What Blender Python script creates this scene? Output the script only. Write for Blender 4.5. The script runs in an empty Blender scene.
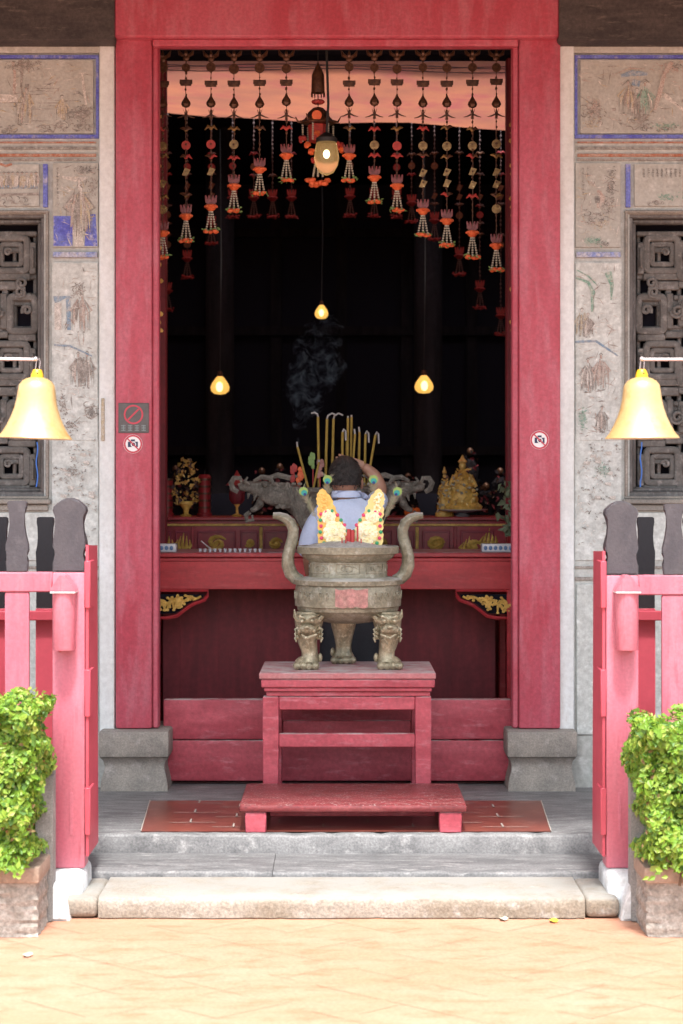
import bpy, bmesh, math, random
from mathutils import Vector, Matrix
R = math.radians
random.seed(7)
sc = bpy.context.scene
COL = sc.collection

# ---------------------------------------------------------------- camera
HC, D0, F = 1.58, 10.1, 1920.0
cam = bpy.data.cameras.new('camera'); co = bpy.data.objects.new('camera', cam); COL.objects.link(co)
co.location = (0, -D0, HC); co.rotation_euler = (R(90), 0, 0)
cam.sensor_fit = 'VERTICAL'; cam.sensor_height = 36; cam.sensor_width = 24
cam.lens = F / 1024 * 36
cam.shift_y = -(512 - 490) / 1024.0
cam.clip_end = 400
cam.dof.use_dof = True; cam.dof.focus_distance = 9.8; cam.dof.aperture_fstop = 3.2
sc.camera = co

# ---------------------------------------------------------------- light
SUN_EL = 66
world = bpy.data.worlds.new('World'); sc.world = world; world.use_nodes = True
wn = world.node_tree; wn.nodes.clear()
sky = wn.nodes.new('ShaderNodeTexSky'); sky.sky_type = 'NISHITA'; sky.sun_disc = False
sky.sun_elevation = R(SUN_EL); sky.sun_rotation = R(180); sky.dust_density = 4; sky.air_density = 1.0
hs = wn.nodes.new('ShaderNodeHueSaturation'); hs.inputs['Saturation'].default_value = 0.5
bgn = wn.nodes.new('ShaderNodeBackground'); bgn.inputs['Strength'].default_value = 0.15
wo = wn.nodes.new('ShaderNodeOutputWorld')
wn.links.new(sky.outputs[0], hs.inputs['Color']); wn.links.new(hs.outputs[0], bgn.inputs[0]); wn.links.new(bgn.outputs[0], wo.inputs[0])
sl = bpy.data.lights.new('sun', 'SUN'); sl.energy = 2.3; sl.angle = R(7); sl.color = (1, .97, .93)
so = bpy.data.objects.new('sun', sl); COL.objects.link(so); so.rotation_euler = (R(90 - SUN_EL), 0, R(4)); so.location = (0, -8, 12)
sc.view_settings.view_transform = 'Standard'; sc.view_settings.look = 'None'
sc.view_settings.gamma = 1; sc.view_settings.exposure = 1.72
sc.cycles.max_bounces = 8; sc.cycles.transparent_max_bounces = 12

# ---------------------------------------------------------------- helpers
def PX(px, Y): return (px - 341.5) * (Y + D0) / F
def PZ(py, Y): return HC - (py - 490.0) * (Y + D0) / F
def P(px, py, Y): return Vector((PX(px, Y), Y, PZ(py, Y)))

class MB:
    def __init__(s): s.bm = bmesh.new()
    def _mi(s, faces, mi, smooth=False):
        for f in faces:
            f.material_index = mi; f.smooth = smooth
    def box(s, x0, x1, y0, y1, z0, z1, bev=0.0, mi=0, seg=1):
        if x0 > x1: x0, x1 = x1, x0
        if y0 > y1: y0, y1 = y1, y0
        if z0 > z1: z0, z1 = z1, z0
        r = bmesh.ops.create_cube(s.bm, size=1)
        vs = r['verts']
        for v in vs:
            v.co = Vector(((x0 + x1) / 2 + v.co.x * (x1 - x0), (y0 + y1) / 2 + v.co.y * (y1 - y0), (z0 + z1) / 2 + v.co.z * (z1 - z0)))
        fs = set(f for v in vs for f in v.link_faces)
        s._mi(fs, mi)
        if bev > 0:
            es = set(e for v in vs for e in v.link_edges)
            r = bmesh.ops.bevel(s.bm, geom=list(es), offset=min(bev, .45 * min(x1 - x0, y1 - y0, z1 - z0)), segments=seg, affect='EDGES', profile=.5)
            s._mi(r['faces'], mi)
        return s
    def tube(s, pts, rad, n=8, mi=0, cap=True, flat=1.0, smooth=True):
        pts = [Vector(p) for p in pts]
        if not isinstance(rad, (list, tuple)): rad = [rad] * len(pts)
        rings = []
        up = Vector((0, 1, 0))
        for i, p in enumerate(pts):
            t = (pts[min(i + 1, len(pts) - 1)] - pts[max(i - 1, 0)])
            if t.length < 1e-9: t = Vector((0, 0, 1))
            t.normalize()
            u = up - t * up.dot(t)
            if u.length < .05: u = Vector((1, 0, 0)) - t * t.x
            u.normalize(); w = t.cross(u)
            rings.append([s.bm.verts.new(p + (u * math.cos(2 * math.pi * k / n) * flat + w * math.sin(2 * math.pi * k / n)) * max(rad[i], 1e-4)) for k in range(n)])
        fs = []
        for a, b in zip(rings, rings[1:]):
            for k in range(n):
                fs.append(s.bm.faces.new((a[k], a[(k + 1) % n], b[(k + 1) % n], b[k])))
        s._mi(fs, mi, smooth)
        if cap:
            s._mi([s.bm.faces.new(rings[0][::-1]), s.bm.faces.new(rings[-1])], mi)
        return s
    def lathe(s, prof, c=(0, 0, 0), n=24, mi=0, sx=1, sy=1, smooth=True):
        c = Vector(c); rings = []
        for r, z in prof:
            rings.append([s.bm.verts.new(c + Vector((sx * max(r, 1e-4) * math.cos(2 * math.pi * k / n), sy * max(r, 1e-4) * math.sin(2 * math.pi * k / n), z))) for k in range(n)])
        fs = []
        for a, b in zip(rings, rings[1:]):
            for k in range(n):
                fs.append(s.bm.faces.new((a[k], a[(k + 1) % n], b[(k + 1) % n], b[k])))
        s._mi(fs, mi, smooth)
        s._mi([s.bm.faces.new(rings[0][::-1]), s.bm.faces.new(rings[-1])], mi)
        return s
    def ball(s, c, r, mi=0, sc3=(1, 1, 1), u=10, v=7, jit=0):
        q = bmesh.ops.create_uvsphere(s.bm, u_segments=u, v_segments=v, radius=1)
        for w in q['verts']:
            j = 1 + random.uniform(-jit, jit)
            w.co = Vector(c) + Vector((w.co.x * r * sc3[0] * j, w.co.y * r * sc3[1] * j, w.co.z * r * sc3[2] * j))
        s._mi(set(f for w in q['verts'] for f in w.link_faces), mi, True)
        return s
    def prism(s, pts, y0, y1, mi=0, bev=0, axis='Y'):
        """outline (x,z) extruded through y (axis Y) or outline (y,z) through x (axis X)"""
        def mk(a, b, d): return Vector((a, d, b)) if axis == 'Y' else Vector((d, a, b))
        va = [s.bm.verts.new(mk(a, b, y0)) for a, b in pts]
        vb = [s.bm.verts.new(mk(a, b, y1)) for a, b in pts]
        fs = [s.bm.faces.new(va), s.bm.faces.new(vb[::-1])]
        n = len(pts)
        for i in range(n):
            fs.append(s.bm.faces.new((va[i], vb[i], vb[(i + 1) % n], va[(i + 1) % n])))
        s._mi(fs, mi)
        if bev:
            es = [e for e in fs[0].edges]
            r = bmesh.ops.bevel(s.bm, geom=es, offset=bev, segments=2, affect='EDGES')
            s._mi(r['faces'], mi)
        return s
    def rough(s, x0, x1, y0, y1, z0, z1, n=60, j=.004, chip=.012, rd=.02):
        if x0 > x1: x0, x1 = x1, x0
        # long worn stone: profile in (y,z) swept along x with wandering edges
        prof = [(y1, z0), (y0, z0), (y0, (z0 + z1) / 2), (y0 + rd * .1, z1 - rd), (y0 + rd * .45, z1 - rd * .35), (y0 + rd * 1.1, z1), ((y0 + y1) / 2, z1), (y1, z1)]
        rings = []
        for i in range(n + 1):
            x = x0 + (x1 - x0) * i / n; c = chip * max(0, random.gauss(0, .6)) if random.random() < .3 else 0; w = j * math.sin(x * 5.1) + j * .6 * math.sin(x * 13.7)
            rings.append([s.bm.verts.new((x, py_ + (w + random.uniform(-j, j) * .5 + c if 0 < k < 6 else 0), pz_ + (random.uniform(-j, j) * .35 - c * .6 if 2 < k < 6 else 0))) for k, (py_, pz_) in enumerate(prof)])
        fs = []
        for A, B in zip(rings, rings[1:]):
            for k in range(len(prof)): fs.append(s.bm.faces.new((A[k], A[(k + 1) % len(prof)], B[(k + 1) % len(prof)], B[k])))
        s._mi(fs, 0, True); s._mi([s.bm.faces.new(rings[0][::-1]), s.bm.faces.new(rings[-1])], 0)
        return s
    def quad(s, a, b, c, d, mi=0, smooth=False):
        f = s.bm.faces.new([s.bm.verts.new(Vector(p)) for p in (a, b, c, d)]); s._mi([f], mi, smooth); return s
    def stroke(s, pts, w, y, mi=0, th=0.0):
        """flat brush stroke on a wall facing -Y; pts (x,z)"""
        pts = [Vector((p[0], p[1])) for p in pts]; L = []; Rr = []
        n = len(pts)
        for i, p in enumerate(pts):
            t = pts[min(i + 1, n - 1)] - pts[max(i - 1, 0)]
            t = t.normalized() if t.length > 1e-9 else Vector((1, 0))
            nn = Vector((-t.y, t.x)); ww = w[i] if isinstance(w, (list, tuple)) else w
            a = p + nn * ww / 2; b = p - nn * ww / 2
            L.append(s.bm.verts.new((a.x, y, a.y))); Rr.append(s.bm.verts.new((b.x, y, b.y)))
        fs = [s.bm.faces.new((L[i], L[i + 1], Rr[i + 1], Rr[i])) for i in range(n - 1)]
        s._mi(fs, mi); return s
    def build(s, name, mats, parent=None, label=None, kind=None, jitter=0):
        bmesh.ops.recalc_face_normals(s.bm, faces=s.bm.faces)
        if jitter:
            for v in s.bm.verts: v.co += Vector([random.uniform(-jitter, jitter) for _ in range(3)])
        off = Vector((0, 0, 0)); q = parent
        while q: off += q.location; q = q.parent
        if off.length: bmesh.ops.translate(s.bm, verts=s.bm.verts, vec=-off)
        me = bpy.data.meshes.new(name); s.bm.to_mesh(me); s.bm.free(); me.set_sharp_from_angle(angle=R(38))
        for m in (mats if isinstance(mats, (list, tuple)) else [mats]): me.materials.append(m)
        o = bpy.data.objects.new(name, me); COL.objects.link(o)
        if parent: o.parent = parent
        if label: o['label'] = label
        if kind: o['kind'] = kind
        return o

def thing(name, label, cat, loc=(0, 0, 0), group=None):
    o = bpy.data.objects.new(name, None); COL.objects.link(o); o.location = loc; o.empty_display_size = .1
    o['label'] = label; o['category'] = cat
    if group: o['group'] = group
    return o
def tag(o, label, cat, group=None):
    o['label'] = label; o['category'] = cat
    if group: o['group'] = group
    return o
def struct(o): o['kind'] = 'structure'; return o
def dup(root, loc, label=None):
    r = root.copy(); COL.objects.link(r); r.location = loc
    if label: r['label'] = label
    for ch in list(root.children):
        c = ch.copy(); COL.objects.link(c); c.parent = r
        for g in ch.children:
            d = g.copy(); COL.objects.link(d); d.parent = c
    return r

# ---------------------------------------------------------------- materials
def mat(name, col, rough=.6, metal=0, c2=None, c3=None, scale=6, stretch=(1, 1, 1), amt=.5, fine=60, bump=.0, dust=None, dsc=9, dpos=(.35, .6), spec=.5, trans=0, pos=(.38, .62), pos3=(.55, .72), bscale=None):
    m = bpy.data.materials.new(name); m.use_nodes = True; nt = m.node_tree; N = nt.nodes; L = nt.links
    b = N['Principled BSDF']; b.inputs['Roughness'].default_value = rough; b.inputs['Metallic'].default_value = metal
    b.inputs['Specular IOR Level'].default_value = spec
    tc = N.new('ShaderNodeTexCoord'); mp = N.new('ShaderNodeMapping'); mp.inputs['Scale'].default_value = stretch
    L.new(tc.outputs['Object'], mp.inputs['Vector'])
    def noise(sca, det=6, vec=None):
        n = N.new('ShaderNodeTexNoise'); n.inputs['Scale'].default_value = sca; n.inputs['Detail'].default_value = det
        n.inputs['Roughness'].default_value = .62
        L.new((vec or mp.outputs[0]), n.inputs['Vector']); return n.outputs['Fac']
    def ramp(src, lo, hi):
        r = N.new('ShaderNodeMapRange'); r.inputs[1].default_value = lo; r.inputs[2].default_value = hi; L.new(src, r.inputs[0]); return r.outputs[0]
    def mix(fac, a, bb):
        x = N.new('ShaderNodeMix'); x.data_type = 'RGBA'
        if isinstance(fac, float): x.inputs[0].default_value = fac
        else: L.new(fac, x.inputs[0])
        for k, v in ((6, a), (7, bb)):
            if isinstance(v, tuple): x.inputs[k].default_value = (*v, 1)
            else: L.new(v, x.inputs[k])
        return x.outputs[2]
    cur = tuple(col)
    if c2: cur = mix(ramp(noise(scale), *pos), cur, tuple(c2))
    if c3: cur = mix(ramp(noise(scale * 2.3, 8), *pos3), cur, tuple(c3))
    if fine:
        f = noise(fine, 3, tc.outputs['Object']); mr = N.new('ShaderNodeMapRange'); mr.inputs[1].default_value = .3; mr.inputs[2].default_value = .7
        mr.inputs[3].default_value = 1 - amt * .3; mr.inputs[4].default_value = 1 + amt * .3; L.new(f, mr.inputs[0])
        x = N.new('ShaderNodeVectorMath'); x.operation = 'SCALE'
        if isinstance(cur, tuple): x.inputs[0].default_value = cur
        else: L.new(cur, x.inputs[0])
        L.new(mr.outputs[0], x.inputs['Scale']); cur = x.outputs[0]
    if dust:
        ge = N.new('ShaderNodeNewGeometry'); sx = N.new('ShaderNodeSeparateXYZ'); L.new(ge.outputs['Normal'], sx.inputs[0])
        up = ramp(sx.outputs[2], .5, .95); nn = ramp(noise(dsc, 8, tc.outputs['Object']), *dpos)
        mu = N.new('ShaderNodeMath'); mu.operation = 'MULTIPLY'; L.new(up, mu.inputs[0]); L.new(nn, mu.inputs[1])
        cur = mix(mu.outputs[0], cur, tuple(dust))
    if isinstance(cur, tuple): b.inputs['Base Color'].default_value = (*cur, 1)
    else: L.new(cur, b.inputs['Base Color'])
    if bump:
        bn = N.new('ShaderNodeBump'); bn.inputs['Strength'].default_value = bump; bn.inputs['Distance'].default_value = .01
        L.new(noise(bscale or max(fine, 30), 6, tc.outputs['Object']), bn.inputs['Height']); L.new(bn.outputs[0], b.inputs['Normal'])
    if trans:
        tr = N.new('ShaderNodeBsdfTranslucent'); ms = N.new('ShaderNodeMixShader'); ms.inputs[0].default_value = trans
        if isinstance(cur, tuple): tr.inputs['Color'].default_value = (*cur, 1)
        else: L.new(cur, tr.inputs['Color'])
        L.new(b.outputs[0], ms.inputs[1]); L.new(tr.outputs[0], ms.inputs[2]); L.new(ms.outputs[0], N['Material Output'].inputs[0])
    return m
def emis(name, col, st):
    m = bpy.data.materials.new(name); m.use_nodes = True; b = m.node_tree.nodes['Principled BSDF']
    b.inputs['Base Color'].default_value = (*col, 1); b.inputs['Emission Color'].default_value = (*col, 1); b.inputs['Emission Strength'].default_value = st
    return m

RED = mat('red_paint', (.43, .078, .115), .5, c2=(.39, .05, .078), c3=(.45, .13, .17), scale=2.2, stretch=(3, 3, .6), amt=.5, fine=60, bump=.15, pos3=(.46, .74))
REDW = mat('red_paint_worn', (.42, .075, .10), .55, c2=(.33, .045, .065), c3=(.46, .14, .17), scale=4, stretch=(.8, 3, 3), amt=.6, fine=50, bump=.15, dust=(.5, .43, .42))
BENCH = mat('bench_red_dusty', (.20, .03, .035), .4, c2=(.13, .02, .022), c3=(.24, .06, .06), scale=5, stretch=(.8, 3, 3), amt=.9, fine=70, bump=.2, pos3=(.5, .7), dust=(.6, .54, .52), dsc=95, dpos=(.56, .7))
PINK = mat('fence_paint', (.48, .12, .165), .42, c2=(.5, .16, .205), c3=(.42, .085, .12), scale=5, amt=.35, fine=70, stretch=(3, 3, .35), bump=.12)
LEAFRED = mat('gate_red_paint', (.50, .075, .105), .5, c2=(.45, .06, .09), scale=3, amt=.2, fine=30, bump=.05)
CAP = mat('charcoal_paint', (.045, .042, .05), .5, c2=(.06, .055, .062), c3=(.075, .07, .078), scale=9, amt=.5, fine=80, bump=.2, stretch=(1, 1, .6))  # greyer black for the heads of the front row
CAPD = mat('black_paint', (.012, .012, .016), .55, fine=60)
TABLE = mat('table_red', (.56, .045, .055), .42, c2=(.38, .025, .035), c3=(.55, .1, .1), scale=4, stretch=(.6, 3, 3), amt=.35, fine=40, bump=.08, pos3=(.55, .8))
MAROON = mat('maroon_panel', (.23, .024, .034), .6, c2=(.16, .018, .025), scale=4, stretch=(3, 3, .5), fine=30)
MAROOND = mat('cabinet_maroon', (.42, .045, .06), .3, c2=(.3, .03, .04), scale=6, fine=30)
GOLD = mat('gold_leaf', (.85, .58, .17), .4, .15, c2=(.45, .28, .08), c3=(.95, .8, .4), scale=30, fine=60, amt=1)
GOLDP = mat('gold_paint', (.9, .6, .15), .5, .05, c2=(.6, .36, .07), scale=20, fine=60)
BRONZE = mat('aged_bronze', (.31, .29, .21), .4, .25, c2=(.19, .175, .12), c3=(.46, .44, .36), scale=9, amt=.9, fine=70, bump=.35, dust=(.66, .65, .6))
BRONZEG = mat('bronze_gilt_worn', (.42, .37, .25), .36, .35, c2=(.22, .2, .13), c3=(.62, .57, .42), scale=22, amt=.7, fine=80, bump=.3)
ASH = mat('ash', (.5, .47, .44), .95, c2=(.35, .33, .3), scale=40, fine=120, bump=.6)
STONEG = mat('carved_grey_stone', (.24, .22, .185), .85, c2=(.13, .12, .10), c3=(.38, .36, .31), scale=14, amt=.9, fine=90, bump=.5)
GRAN = mat('grey_granite', (.26, .25, .235), .7, c2=(.18, .175, .165), c3=(.36, .35, .33), scale=4, amt=.9, fine=140, bump=.3, bscale=60)
GRAND = mat('platform_stone', (.20, .2, .2), .6, c2=(.12, .12, .122), c3=(.33, .325, .32), scale=5, amt=1, fine=110, bump=.35, stretch=(1, 4, 1), bscale=45)
STEP = mat('step_stone', (.28, .25, .21), .75, c2=(.2, .165, .125), c3=(.35, .335, .31), scale=4, amt=1, fine=90, bump=.7, bscale=35, dust=(.25, .245, .225), dsc=5, dpos=(.3, .55))
PLINTH = mat('plinth_stone', (.29, .27, .235), .75, c2=(.2, .19, .17), c3=(.36, .34, .31), scale=5, amt=.8, fine=130, bump=.35, bscale=50)
ROUGHSTONE = mat('planter_rough_stone', (.36, .33, .29), .9, c2=(.24, .215, .185), c3=(.5, .47, .43), scale=12, amt=1, fine=60, bump=.8, bscale=30)
RIM = mat('planter_rim', (.36, .26, .2), .8, c2=(.28, .2, .15), scale=8, amt=.6, fine=60, bump=.4)
WHITEP = mat('white_plaster', (.68, .73, .73), .85, c2=(.61, .65, .635), c3=(.5, .5, .46), scale=4, stretch=(2, 2, .6), amt=.3, fine=40, bump=.2, pos3=(.6, .85))
KERBW = mat('white_masonry', (.74, .77, .78), .85, c2=(.45, .46, .45), c3=(.3, .3, .28), scale=7, amt=.5, fine=60, bump=.5, pos3=(.6, .75))
WALL = mat('weathered_plaster', (.48, .51, .485), .9, c2=(.39, .405, .38), c3=(.61, .64, .62), scale=5, amt=.5, fine=45, bump=.25)
WALLL = mat('pale_weathered_plaster', (.55, .59, .565), .9, c2=(.47, .50, .475), c3=(.67, .71, .69), scale=7, amt=.6, fine=45, bump=.2)
PAPER = mat('painted_panel_ground', (.43, .44, .405), .85, c2=(.37, .375, .34), c3=(.52, .535, .5), scale=6, amt=.4, fine=60, bump=.12)
BEAM = mat('blackened_beam', (.065, .055, .052), .75, c2=(.035, .03, .03), c3=(.13, .115, .10), scale=4, stretch=(1, 1, 4), amt=.9, fine=60, bump=.3, pos3=(.58, .75))
FRAMEG = mat('window_frame_grey', (.135, .13, .125), .7, c2=(.09, .086, .082), c3=(.24, .235, .23), scale=6, stretch=(4, 4, 1), amt=.5, fine=60, bump=.2)
LATT = mat('lattice_grey_stone', (.15, .145, .135), .8, c2=(.1, .097, .09), c3=(.27, .26, .25), scale=10, amt=.6, fine=70, bump=.3)
TILE = mat('terracotta_courtyard', (.39, .19, .115), .6, c2=(.42, .23, .155), c3=(.39, .145, .08), scale=2.2, stretch=(1, 2.4, 1), amt=.4, fine=70, bump=.1, pos3=(.5, .72), pos=(.3, .7))
TILER = mat('red_floor_tile', (.21, .06, .042), .3, c2=(.15, .042, .032), c3=(.27, .11, .085), scale=4, amt=.5, fine=60)
GROUT = mat('pale_grout', (.38, .33, .29), .9, fine=60)
DARK = mat('gloom_black', (.018, .017, .024), 1, fine=0, spec=.0)  # near-black colour puts the darkness of the unlit hall into its surfaces
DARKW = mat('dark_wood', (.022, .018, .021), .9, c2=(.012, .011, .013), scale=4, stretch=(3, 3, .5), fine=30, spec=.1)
TARP = mat('orange_awning_cloth', (.30, .12, .085), .8, c2=(.42, .16, .095), c3=(.34, .10, .09), scale=1.5, amt=.2, fine=90, trans=.38, pos3=(.5, .7))
BLUE = mat('cobalt_paint', (.085, .10, .44), .7, c2=(.15, .19, .5), c3=(.38, .38, .48), scale=11, fine=90, amt=1, pos3=(.55, .72))
BLUEP = mat('pale_blue_paint', (.2, .26, .5), .8, c2=(.42, .43, .48), scale=30, fine=90, amt=1)
INK = mat('ink', (.17, .16, .15), .88, c2=(.36, .36, .33), scale=45, pos=(.36, .64), fine=160, amt=1)
INKG = mat('ink_wash', (.22, .2, .18), .88, c2=(.38, .36, .33), scale=45, pos=(.36, .64), fine=160, amt=1)
ORNG = mat('orange_line_paint', (.36, .13, .07), .88, c2=(.42, .3, .24), scale=45, pos=(.36, .64), fine=160, amt=1)
OCHRE = mat('ochre_wash', (.42, .35, .23), .88, c2=(.46, .44, .38), scale=45, pos=(.36, .64), fine=160, amt=1)
GREENW = mat('green_wash', (.15, .31, .24), .88, c2=(.4, .44, .39), scale=45, pos=(.36, .64), fine=160, amt=1)
SKYW = mat('blue_wash', (.17, .27, .37), .88, c2=(.36, .38, .38), scale=45, pos=(.36, .64), fine=160, amt=1)
PALEW = mat('pale_wash', (.6, .58, .54), .88, c2=(.42, .4, .36), scale=45, pos=(.36, .64), fine=160, amt=1)
ROSEW = mat('rose_wash', (.38, .29, .25), .88, c2=(.46, .43, .39), scale=45, pos=(.36, .64), fine=160, amt=1)
BELLM = mat('brass_bell', (.66, .45, .18), .36, .45, c2=(.68, .48, .22), c3=(.57, .34, .11), scale=5, fine=70, amt=.2, bump=.05)
BELLY = mat('bell_crown_yellow', (.75, .42, .02), .4, .3, fine=0)
STEEL = mat('steel_rod', (.55, .5, .5), .35, .6, fine=0)
SIGNG = mat('sign_plate', (.085, .08, .075), .45, .2, c2=(.11, .1, .1), scale=20, fine=0)
SIGNR = mat('sign_red', (.5, .05, .08), .5, fine=0)
SIGNW = mat('sign_white', (.78, .78, .78), .4, fine=0)
SIGNB = mat('sign_navy', (.02, .03, .08), .4, fine=0)
SIGNT = mat('sign_grey_lettering', (.2, .25, .25), .5, fine=0)
LEAFM = [mat('leaf_a', (.17, .32, .03), .45, fine=0, trans=.35), mat('leaf_b', (.26, .40, .045), .45, fine=0, trans=.35),
         mat('leaf_c', (.09, .2, .03), .45, fine=0, trans=.3), mat('leaf_d', (.35, .42, .08), .5, fine=0, trans=.35), mat('leaf_e', (.2, .13, .05), .6, fine=0, trans=.2)]
TWIG = mat('twig', (.12, .07, .04), .8)
PAPG = mat('gold_paper', (.3, .18, .06), .35, .4, c2=(.13, .07, .02), c3=(.6, .5, .25), scale=30, fine=0, pos3=(.6, .7))
PAPR = mat('red_paper', (.45, .05, .035), .6, c2=(.3, .03, .03), scale=30, fine=0)
FLOR = mat('orange_flower', (.65, .10, .03), .6, c2=(.7, .16, .05), scale=40, fine=0)
FLGR = mat('green_petals', (.2, .32, .1), .6, fine=0)
BEAD = mat('white_beads', (.42, .40, .32), .35, fine=0)
FOIL = mat('dark_foil', (.11, .018, .018), .4, 0, c2=(.22, .05, .05), scale=40, fine=0)
CHG = mat('dimmed_gilt', (.13, .06, .03), .4, .3, c2=(.06, .025, .015), scale=50, fine=0)  # gilt darkened in colour for backlit charms and pieces in the gloom
FLORB = mat('dimmed_crimson_flower', (.2, .015, .02), .6, fine=0)  # rear garland red, darkened in colour for the dim hall
DIM = mat('dim_beads', (.09, .06, .06), .6, fine=0)  # bead colour darkened to stand in for weak light on the rear row
SKIN = mat('skin', (.40, .22, .15), .5, fine=40, amt=.2)
HAIR = mat('black_hair', (.02, .016, .015), .4, c2=(.05, .045, .04), scale=60, fine=200, bump=1, bscale=200)
SHIRT = mat('light_blue_shirt', (.62, .70, .87), .8, c2=(.54, .63, .83), scale=7, stretch=(1, 1, .4), fine=80, amt=.15, bump=.8, bscale=11)
TROUS = mat('charcoal_trousers', (.02, .022, .028), .8)
STICK = mat('yellow_incense', (.42, .30, .06), .7, c2=(.34, .22, .04), scale=30)
STICKR = mat('red_stick', (.5, .05, .05), .6, fine=0)
ASHC = mat('curled_ash', (.42, .41, .40), .9)
FEATH = mat('feather_barbs', (.34, .29, .2), .7, c2=(.22, .24, .14), scale=60, fine=0)
FG = mat('feather_green', (.22, .34, .08), .45, .1, fine=0); FT = mat('feather_teal', (.02, .26, .24), .4, .2, fine=0); FB = mat('feather_navy', (.01, .03, .15), .3, .3, fine=0)
GP = mat('gold_foil_paper', (.92, .82, .42), .35, 0, c2=(.98, .93, .7), c3=(.8, .5, .12), scale=40, fine=0, pos3=(.55, .65))
GPO = mat('amber_foil_paper', (.82, .46, .08), .4, .0, c2=(.85, .6, .16), scale=40, fine=0)
PRED = mat('pink_sequin', (.7, .06, .15), .4, fine=0); PGR = mat('green_sequin', (.04, .35, .15), .4, fine=0)
PPAP = mat('faded_pink_paper', (.46, .22, .20), .85, c2=(.36, .2, .17), c3=(.5, .32, .28), scale=22, fine=60, amt=1)
CANDLE = mat('red_candle', (.27, .02, .025), .35, fine=0)
CERAM = mat('white_ceramic', (.6, .62, .65), .25, fine=0); CERB = mat('blue_ceramic', (.1, .2, .38), .3, fine=0)
LOTUS = mat('orange_lotus', (.7, .15, .02), .4, fine=0)
WIRE = mat('black_wire', (.015, .015, .015), .6, fine=0); BLUEC = mat('blue_cord', (.04, .16, .55), .5, fine=0)
YELF = mat('fallen_yellow_leaf', (.7, .5, .04), .6, fine=0)
PLA = mat('grey_green_leaf', (.16, .2, .12), .6, fine=0)

# ================================================================ SETTING
mb = MB(); mb.quad((-60, -40, -.195), (60, -40, -.195), (60, 60, -.195), (-60, 60, -.195))
struct(mb.build('ground', TILE))
mb = MB()   # pale worn joints of the courtyard paving, laid diagonally
for k in range(-16, 17):
    for sg in (1, -1):
        x = k * .42
        a = Vector((x - sg * 1.3, -4.4)); b = Vector((x + sg * 1.3, -2.2)); n = 9
        for i in range(n):
            if random.random() < .8:
                t0 = i / n + random.uniform(0, .03); t1 = t0 + random.uniform(.04, .1)
                p = a.lerp(b, t0); q = a.lerp(b, t1); w = .0022
                mb.quad((p.x - w, p.y, -.191), (p.x + w, p.y, -.191), (q.x + w, q.y, -.191), (q.x - w, q.y, -.191))
struct(mb.build('paving_joints', mat('paving_joint', (.36, .17, .10), .9, fine=60)))

mb = MB(); mb.rough(-3.6, 3.6, -1.29, .3, -.19, 0, 160, .004, .012, .014)
struct(mb.build('platform', GRAND))
mb = MB(); mb.rough(-3.6, -.302, -1.715, -1.285, -.19, -.085, 70, .004, .02, .012); mb.rough(-.30, 3.6, -1.712, -1.285, -.19, -.088, 80, .004, .02, .012)
struct(mb.build('terrace_kerb', mat('dark_worn_stone', (.15, .15, .152), .6, c2=(.09, .09, .093), c3=(.28, .275, .27), scale=4, amt=1, fine=100, bump=.4, stretch=(1, 4, 1), bscale=40)))
mb = MB(); mb.rough(PX(98, -2.16), PX(585, -2.16), -2.16, -1.725, -.19, -.108, 80, .004, .014, .022); mb.box(PX(64, -2.16), PX(97.6, -2.16), -2.158, -1.725, -.19, -.109, .024, seg=3); mb.box(PX(585.4, -2.16), PX(620, -2.16), -2.158, -1.725, -.19, -.109, .024, seg=3)
struct(mb.build('stone_step', STEP))
def inset():
    m = MB(); y0, y1 = -1.24, -.36
    fx0, fx1 = PX(141, y0), PX(551, y0); bx0, bx1 = PX(150, y1), PX(541, y1)
    m.quad((fx0, y0, .004), (fx1, y0, .004), (bx1, y1, .004), (bx0, y1, .004))
    struct(m.build('tile_inset', TILER))
    m = MB(); w = .0025
    for (a, b) in (((fx0, y0), (bx0, y1)), ((fx1, y0), (bx1, y1))):
        m.quad((a[0] - w, a[1], .008), (a[0] + w, a[1], .008), (b[0] + w, b[1], .008), (b[0] - w, b[1], .008))
    n = 9
    for i in range(1, n):
        x = fx0 + (fx1 - fx0) * i / n
        for r in range(3):
            yy = y0 + .1 + r * .28 + (.12 if i % 2 else 0)
            m.quad((x - .004, yy, .008), (x + .004, yy, .008), (x + .001, yy + .1, .008), (x - .007, yy + .1, .008)); m.quad((x - .1, yy, .008), (x + .12, yy, .008), (x + .12, yy + .006, .008), (x - .1, yy + .006, .008))
    struct(m.build('tile_joints', GROUT))
inset()

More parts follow.
